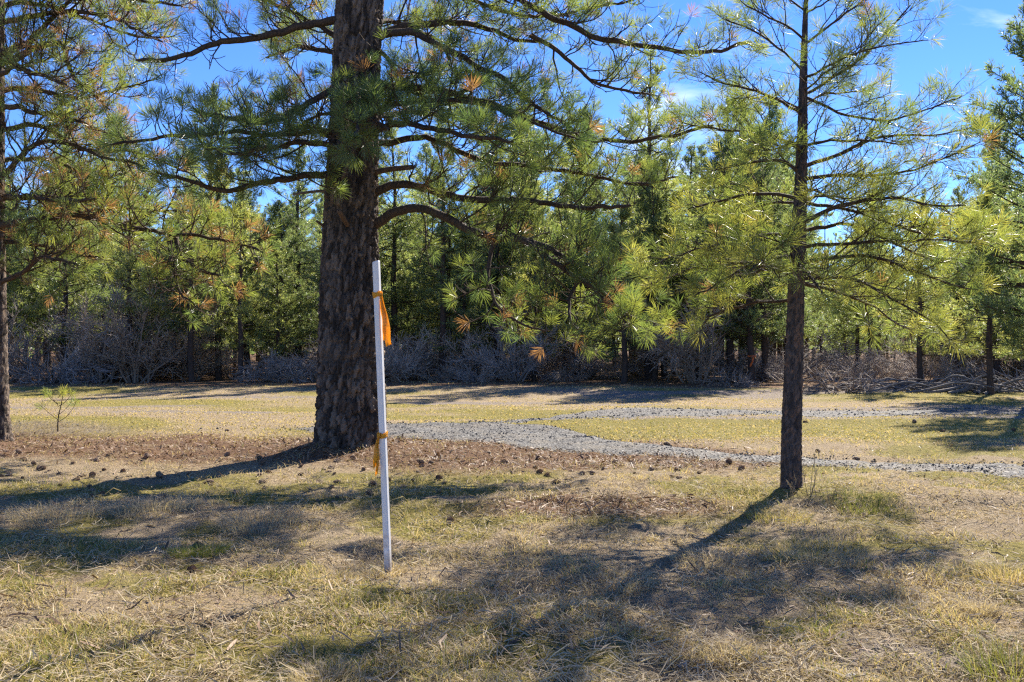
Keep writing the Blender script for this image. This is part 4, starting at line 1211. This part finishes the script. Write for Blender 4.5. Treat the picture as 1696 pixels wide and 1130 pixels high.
# ------------------------------------------------------------------ brush pile, slash, laths
def branch_pile(name, px, py, n, W, H, rr, label, cat, mat, seed, arch):
    rng = np.random.RandomState(seed)
    x0, y0 = gxy(px, py)
    root = empty(name, (x0, y0, g1(x0, y0)))
    tag(root, label, cat)
    for q in range(n):
        a = rng.rand() * 6.28
        c = np.array([rng.normal(0, W * 0.3), rng.normal(0, W * 0.2), 0])
        d = np.array([math.cos(a), 0.5 * math.sin(a), 0]) * W * rng.uniform(0.25, 0.6)
        hz = H * rng.uniform(0.25, 1.0)
        pts = [c - d, c - d * 0.5 + [0, 0, hz * (0.8 if arch else 0.3)], c + d * 0.2 + [0, 0, hz], c + d + [0, 0, hz * (0.1 if arch else 0.5)]]
        P, _ = resample(pts, 12)
        P = P + np.cumsum(rng.normal(0, 0.012, (12, 3)), 0); P[:, 2] = np.maximum(P[:, 2], 0.0)
        g = Geo(); r = rr * rng.uniform(0.4, 1.0)
        V, Q = tube_batch(P[None], (r * np.linspace(1, 0.35, 12))[None], 6); g.add(V, Q)
        g.build("dead_branch", [mat], root)
    return root
branch_pile("brush_pile", 478, 629, 40, 2.2, 1.0, 0.075, "heap of grey arching dead branches with dark hollow, behind the big pine", "brush pile", M_dead, 71, True)
branch_pile("slash_heap", 1460, 650, 34, 3.0, 0.35, 0.05, "low pale heap of fallen sticks by the leaning pine", "brush pile", M_dead, 72, False)
branch_pile("slash_heap", 1625, 655, 26, 2.6, 0.55, 0.06, "pale slash heap at the dark green pine's foot", "brush pile", M_dead, 73, False)
branch_pile("slash_heap", 285, 630, 18, 1.8, 0.6, 0.05, "dark tangle of dead sticks left of the orange-topped lath", "brush pile", M_dead, 74, True)

def box_part(name, sx, sy, z0, z1, mat, parent, bev=0.004, top_cut=0.0):
    """bevelled four-sided post, made of eight-sided rings"""
    def ring(s, z):
        a, b = sx * s, sy * s
        return [(a, b - bev, z), (a - bev, b, z), (-a + bev, b, z), (-a, b - bev, z), (-a, -b + bev, z), (-a + bev, -b, z), (a - bev, -b, z), (a, -b + bev, z)]
    zs = [(1, z0), (1, z1 - bev), (0.9, z1)]
    V = sum([ring(s, z) for s, z in zs], [])
    V = np.array(V, float)
    if top_cut: V[-16:, 2] += V[-16:, 0] * top_cut
    Q = [[r * 8 + i, r * 8 + (i + 1) % 8, (r + 1) * 8 + (i + 1) % 8, (r + 1) * 8 + i] for r in range(2) for i in range(8)]
    n = len(V); V = np.vstack([V, V[-8:].mean(0)])
    T = [[n - 8 + i, n - 8 + (i + 1) % 8, n] for i in range(8)]
    g = Geo(); g.add(V, Q, T)
    return g.build(name, [mat], parent, smooth=False)

def ribbon_strip(name, P, Wd, width, parent, mat, th=0.0005, crease=0.0):
    """thin creased strip along P (k,3), width vectors Wd (k,3), with real thickness"""
    P = np.asarray(P, float); Wd = norm(np.asarray(Wd, float)) * (np.asarray(width).reshape(-1, 1) / 2)
    T = norm(np.gradient(P, axis=0)); N = norm(np.cross(T, Wd))
    k = len(P); m = 7
    u = np.linspace(-1, 1, m)
    t = np.linspace(0, 1, k)
    ph = np.random.RandomState(len(name) + k).rand() * 6
    off = crease * (np.sin(u[None] * 4.2 + ph + 2.5 * t[:, None]) + 0.6 * np.sin(u[None] * 9 - 7 * t[:, None]))
    edge = 1 + 0.05 * np.sin(t[:, None] * 17 + ph) * np.abs(u[None])
    C = P[:, None] + Wd[:, None] * (u[None] * edge)[..., None] + N[:, None] * off[..., None]
    if crease: C[-1, :, 2] += 0.012 * u - 0.006 * np.abs(np.sin(u * 5))
    A = C + N[:, None] * th; B = C - N[:, None] * th
    V = np.concatenate([A.reshape(-1, 3), B.reshape(-1, 3)])
    o = k * m
    i, j = np.meshgrid(np.arange(k - 1), np.arange(m - 1), indexing='ij')
    a = (i * m + j).ravel()
    Q = [np.stack([a, a + 1, a + m + 1, a + m], -1), np.stack([a + m, a + m + 1, a + 1, a], -1) + o]
    r = np.arange(k - 1) * m
    Q += [np.stack([r, r + m, r + m + o, r + o], -1), np.stack([r + m - 1 + o, r + 2 * m - 1 + o, r + 2 * m - 1, r + m - 1], -1)]
    c = np.arange(m - 1)
    Q += [np.stack([c + o, c + 1 + o, c + 1, c], -1), np.stack([c, c + 1, c + 1 + o, c + o], -1) + (k - 1) * m]
    g = Geo(); g.add(V, np.concatenate(Q))
    return g.build(name, [mat], parent, smooth=True)

# the white post with two orange ribbons
x0, y0 = gxy(643, 940)
z0 = g1(x0, y0)
post = empty("marker_post", (x0, y0, z0))
tag(post, "white leaning marker post standing in the meadow before the big pine", "post")
top = at(623, 433, y0 - 0.05)
ax_ = np.array(top) - np.array([x0, y0, z0]); Hp = np.linalg.norm(ax_)
post.rotation_euler = (-ax_[1] / Hp, math.asin(ax_[0] / Hp), 0)
pb = box_part("post_shaft", 0.0225, 0.0225, -0.25, Hp, M_post, post, 0.007, 0.25)
pb.rotation_euler = (0, 0, rad(-16))
def tie(zc, hang, side, seed, label):
    rr_ = np.random.RandomState(seed)
    r = empty("ribbon_tie", (0, 0, 0)); 
    root = bpy.data.objects.new("ribbon", None); COL.objects.link(root)
    M = post.matrix_basis
    w = post.matrix_basis @ __import__("mathutils").Vector((0, 0, zc))
    bpy.data.objects.remove(r)
    root.location = w; root.rotation_euler = post.rotation_euler
    tag(root, label, "ribbon")
    # wrap
    for off, wd, ph in ((0.0, 0.030, 0.0), (0.012, 0.022, 0.3)):
        a = np.linspace(0, 2 * math.pi, 33) + ph
        c, s = np.cos(a), np.sin(a)
        q = 0.0258 / np.maximum(np.abs(np.cos(a + rad(16))), np.abs(np.sin(a + rad(16)))) ** 0.93 + 0.002 * (1 + ph)
        P = np.stack([q * c, q * s, off + 0.006 * np.sin(a * 2 + seed)], -1)
        ribbon_strip("wrap", P, np.tile([0, 0, 1.0], (33, 1)) + 0.12 * np.stack([np.sin(a * 3), np.cos(a * 2), a * 0], -1), wd * (1 + 0.15 * np.sin(a * 3 + seed)), root, M_ribbon)
    # knot
    a = np.linspace(0, 4 * math.pi, 25)
    P = np.stack([side * 0.026 + 0.012 * np.cos(a), -0.030 + 0.008 * np.sin(a), 0.004 + 0.009 * np.sin(a * 0.5 + 1)], -1)
    ribbon_strip("knot", P, np.stack([0.3 * np.sin(a), 0 * a, 1 + 0 * a], -1), 0.016 + 0 * a, root, M_ribbon, 0.001)
    for ln, ox, oy, wd, tw, nm in hang:
        k = 22; t = np.linspace(0, 1, k)
        P = np.stack([side * 0.028 + ox * t ** 0.8 + 0.004 * np.sin(t * 9 + seed), -0.032 + oy * t + 0.007 * np.sin(t * 7 + tw), -ln * t], -1)
        aa = tw + 0.9 * t * math.sin(seed) + 0.35 * np.sin(t * 6)
        Wv = np.stack([np.cos(aa), np.sin(aa), 0.15 * np.sin(t * 5)], -1)
        ribbon_strip(nm, P, Wv, wd * np.clip(0.30 + t * 1.6, 0, 1) * (1 + 0.06 * np.sin(t * 11)), root, M_ribbon, crease=0.0035)
tie(Hp - 0.235, [(0.355, 0.043, -0.01, 0.046, 0.5, "tail"), (0.31, 0.020, 0.01, 0.040, -0.4, "tail")], 1, 3, "orange ribbon tied near the top of the white post")
tie(Hp - 1.225, [(0.215, -0.028, -0.012, 0.042, 0.3, "tail"), (0.27, -0.020, 0.0, 0.020, -0.6, "tail")], -1, 8, "shorter orange ribbon tied low on the white post")

# orange-topped lath before the shrubs and ribbon on a far trunk
x, y = gxy(359.5, 633)
lath = empty("survey_lath", (x, y, g1(x, y)), 0.2)
tag(lath, "thin wooden survey lath with orange top before the grey shrubs", "survey stake")
box_part("lath", 0.028, 0.010, -0.1, 1.0, M_lath, lath, 0.002)
box_part("painted_top", 0.030, 0.0125, 0.93, 1.28, M_flag, lath, 0.002)
x, y = gxy(1245, 640)
fr = empty("flagging_ribbon", (x, y - 0.14, g1(x, y) + 0.95))
tag(fr, "orange flagging ribbon hanging on a pine trunk among the shrubs", "ribbon")
t = np.linspace(0, 1, 12)
ribbon_strip("tail", np.stack([0.03 * np.sin(t * 4) - 0.08 * t, -0.04 - 0.03 * t, -0.35 * t], -1), np.stack([np.cos(t), 0.3 * np.sin(t * 3), 0 * t], -1), 0.07 + 0 * t, fr, M_flag)
a = np.linspace(0, 6.283, 25)
ribbon_strip("wrap", np.stack([0.15 * np.cos(a), 0.14 + 0.15 * np.sin(a), 0 * a], -1), np.tile([0, 0, 1.0], (25, 1)), 0.06 + 0 * a, fr, M_flag)

# ------------------------------------------------------------------ sapling at the left
rng = np.random.RandomState(404)
x, y = gxy(96, 716)
org = np.array([x, y, g1(x, y)])
sap = empty("pine_sapling", org)
tag(sap, "knee-high pine sapling on the bleached hummock by the left pine", "sapling")
g = Geo()
P = curve_batch(np.array([[0, 0, -0.05]]), np.array([[0.0, 0, 1]]), np.array([0.80]), 10, (0, 0, 0.3), 0.05, rng)
V, Q = tube_batch(P, np.linspace(0.013, 0.006, 10)[None], 7); g.add(V, Q)
zs = np.array([.18, .22, .3, .45, .48, .5, .6])
a = np.array([0.3, 2.9, 1.0, 0.4, 2.6, 4.0, 5.4])
B = curve_batch(np.stack([0 * zs, 0 * zs, zs], -1), np.stack([np.cos(a), np.sin(a), 0.4 + 0 * a], -1), np.array([.5, .4, .35, .35, .3, .3, .2]), 6, (0, 0, 0.6), 0.08, rng)
V, Q = tube_batch(B, np.full((7, 1), 0.006) * np.linspace(1, .6, 6)[None], 5); g.add(V, Q)
g.build("stem", [M_branch], sap)
gn = Geo()
tufts(gn, np.concatenate([P[:, -1], B[:, -1], P[:, -2]]), np.concatenate([P[:, -1] - P[:, -2], B[:, -1] - B[:, -2], P[:, -1] - P[:, -2]]), 44, np.full(9, .15), 0.006, 0.10, np.array([.95, .7, .6, .3, .8, .7, .6, .8, .95]), rng)
tag(gn.build("needles", [M_needle], sap, smooth=False), kind="stuff")
# bleached grass round it
n = 6000
xx = R.normal(-8.2, 0.85, n); yy = R.normal(17.9, 0.5, n)
g = Geo(); blades(g, xx, yy, R.uniform(0.05, 0.16, n), np.full(n, 0.008), R.uniform(1.0, 3.0, n), np.clip(R.normal(0.9, 0.12, n), 0, 1), az=R.normal(0.2, 0.7, n))
tag(g.build("bleached_grass", [M_straw], smooth=False), "bleached long grass lying round the sapling", "grass", kind="stuff")

# dry weed stalks by the young pine
def weed(px, py, h, nstem, label, seed):
    rng = np.random.RandomState(seed)
    x, y = gxy(px, py)
    o = empty("dry_weed", (x, y, g1(x, y))); tag(o, label, "weed", "dry weeds round the young pine")
    d0 = np.stack([rng.normal(0, .18, nstem), rng.normal(0, .18, nstem), np.ones(nstem)], -1)
    P = curve_batch(np.stack([rng.normal(0, .03, nstem), rng.normal(0, .03, nstem), np.full(nstem, -.03)], -1), d0, h * rng.uniform(.6, 1.1, nstem), 7, (0, 0, 0.05), 0.07, rng)
    i1, t1, p1, tn, _ = spawn(P, 0.06, 0.4, 1, rng)
    B = curve_batch(p1, side_dirs(tn, rng.uniform(.4, .9, len(p1)), 1.5, .2, rng), rng.uniform(.04, .12, len(p1)), 4, (0, 0, .4), .1, rng)
    for q in range(nstem):
        g = Geo(); V, Q = tube_batch(P[q:q + 1], np.linspace(.0035, .0016, 7)[None], 5); g.add(V, Q, None, 0.35)
        m = i1 == q
        if m.any():
            V, Q = tube_batch(B[m], np.full((m.sum(), 1), .0016) * np.linspace(1, .6, 4)[None], 3); g.add(V, Q, None, 0.4)
        g.build("stalk", [M_straw], o)
weed(1345, 835, 0.42, 6, "tall branching dry weed right of the young pine's trunk", 1)
weed(1312, 835, 0.32, 5, "pale dry weed in front of the young pine's trunk", 2)
weed(1375, 850, 0.30, 4, "low thin dry weed on the green patch right of the young pine", 3)
weed(624, 860, 0.20, 2, "single thin dry stalk just left of the white post", 4)

# ------------------------------------------------------------------ pine cones
def cone_mesh(seed):
    rng = np.random.RandomState(seed)
    g = Geo()
    k = 7; t = np.linspace(0, 1, k)
    V, Q = tube_batch(np.stack([t * 0, t * 0, t * 0.085], -1)[None], (0.022 * np.sin(math.pi * (0.12 + 0.82 * t)) ** 0.7)[None], 7); g.add(V, Q)
    n = 62
    for q in range(n):
        f = (q + .5) / n
        a = q * 2.39996; r = 0.033 * math.sin(math.pi * (0.14 + 0.78 * f)) ** 0.8; z = 0.004 + 0.082 * f
        o = np.array([math.cos(a), math.sin(a), 0]); s = np.array([-math.sin(a), math.cos(a), 0]); u = np.array([0, 0, 1.0])
        rr = r * rng.uniform(.9, 1.12)
        b = o * rr * .35 + u * z; e = o * rr + u * (z + 0.010 - 0.012 * (1 - f))
        w = 0.0085 * (0.6 + .6 * math.sin(math.pi * f))
        V = [b - s * w * .5, b + s * w * .5, e + s * w, e - s * w, e + o * .004 + u * .005, b + u * -.004, e - u * .004]
        g.add(V, [[0, 1, 2, 3]], [[3, 2, 4], [5, 6, 2], [5, 3, 6], [6, 4, 2], [3, 4, 6]])
    return g.mesh("pine_cone", [M_cone], smooth=False)
cones = [cone_mesh(1), cone_mesh(2)]
rc = random.Random(9)
def put_cone(x, y, s, label, group="fallen pine cones"):
    o = bpy.data.objects.new("pine_cone", rc.choice(cones)); COL.objects.link(o)
    o.location = (x, y, g1(x, y) + rc.uniform(0.004, 0.02) * s); o.scale = (s, s, s)
    o.rotation_euler = (rad(90 + rc.uniform(-25, 25)), rc.uniform(-.4, .4), rc.random() * 6.28)
    tag(o, label, "pine cone", group)
for px, py, s, lab in [(1111, 738, 1.25, "lone dark pine cone on the near gravel drive"), (377, 713, 1.3, "lone pine cone on green turf left of the big pine"),
                       (748, 857, 1.0, "grey pine cone on matted straw right of the white post"), (1356, 745, 1.0, "pine cone on the grass between the gravel tracks behind the young pine"),
                       (314, 936, 0.9, "pine cone half hidden in straw in front of the dark clod")]:
    x, y = gxy(px, py); put_cone(x, y, s, lab, None)
cnt = 0
while cnt < 150:
    px, py = rc.uniform(-60, 1280), rc.uniform(752, 832)
    if rc.random() > math.exp(-((py - 775) / 30) ** 2) + 0.08: continue
    if px > 700 and py > 800 and rc.random() < .7: continue
    x, y = gxy(px, py)
    if math.hypot(x - BIG[0], y - BIG[1]) < 0.75 or drive_mask(np.array([x]), np.array([y]))[0] > -.1: continue
    put_cone(x, y, rc.choice([0.5, 0.62, 0.7, 0.8, 0.95, 1.1]) * rc.uniform(0.9, 1.1), "brown pine cone lying in the needle litter left of the white post" if px < 630 else "brown pine cone lying in the needle litter between big and young pine")
    cnt += 1
for px, py in [(1320, 706), (1516, 700), (1532, 702), (1564, 713), (1680, 711), (1424, 753), (1330, 700), (640, 790)]:
    x, y = gxy(px, py); put_cone(x, y, 1.2, "brown pine cone out on the grass beside the gravel tracks")

# dark clods and a pale stone
def clod(px, py, s, mat, name, label, cat, seed):
    rng = np.random.RandomState(seed)
    x, y = gxy(px, py)
    nth, nz = 14, 8
    V = []
    for jz in range(nz):
        ph = math.pi * (jz + .5) / nz
        for it in range(nth):
            th = it * 2 * math.pi / nth
            r = 1 + 0.6 * (float(vnoise(2 * math.cos(th) + 9, 2 * math.sin(th) + 3 * math.cos(ph), seed)) - .5)
            V.append((r * math.sin(ph) * math.cos(th) * s, r * math.sin(ph) * math.sin(th) * s, r * math.cos(ph) * s * 0.55))
    Q = [[a * nth + b, a * nth + (b + 1) % nth, (a + 1) * nth + (b + 1) % nth, (a + 1) * nth + b] for a in range(nz - 1) for b in range(nth)]
    V = V + [(0, 0, s * .55), (0, 0, -s * .55)]
    T = [[nz * nth, (b + 1) % nth, b] for b in range(nth)] + [[nz * nth + 1, (nz - 1) * nth + b, (nz - 1) * nth + (b + 1) % nth] for b in range(nth)]
    g = Geo(); g.add(np.array(V), Q, T)
    o = g.build(name, [mat], None, smooth=False)
    o.location = (x, y, g1(x, y) + s * .2); tag(o, label, cat)
M_clod = plain_mat("dark_earth", (0.10, 0.07, 0.045), 0.95, 0.1, 60, 0.5)
clod(328, 893, 0.045, M_clod, "earth_clod", "dark clod of earth on the bright green grass clump", "clod", 1)
clod(1130, 835 + 265, 0.03, M_rock, "stone", "small pale stone in the bare soil patch", "stone", 2)
clod(1410, 1117, 0.03, M_rock, "stone", "pale stone at the edge of the bare soil by green bunchgrass", "stone", 5)
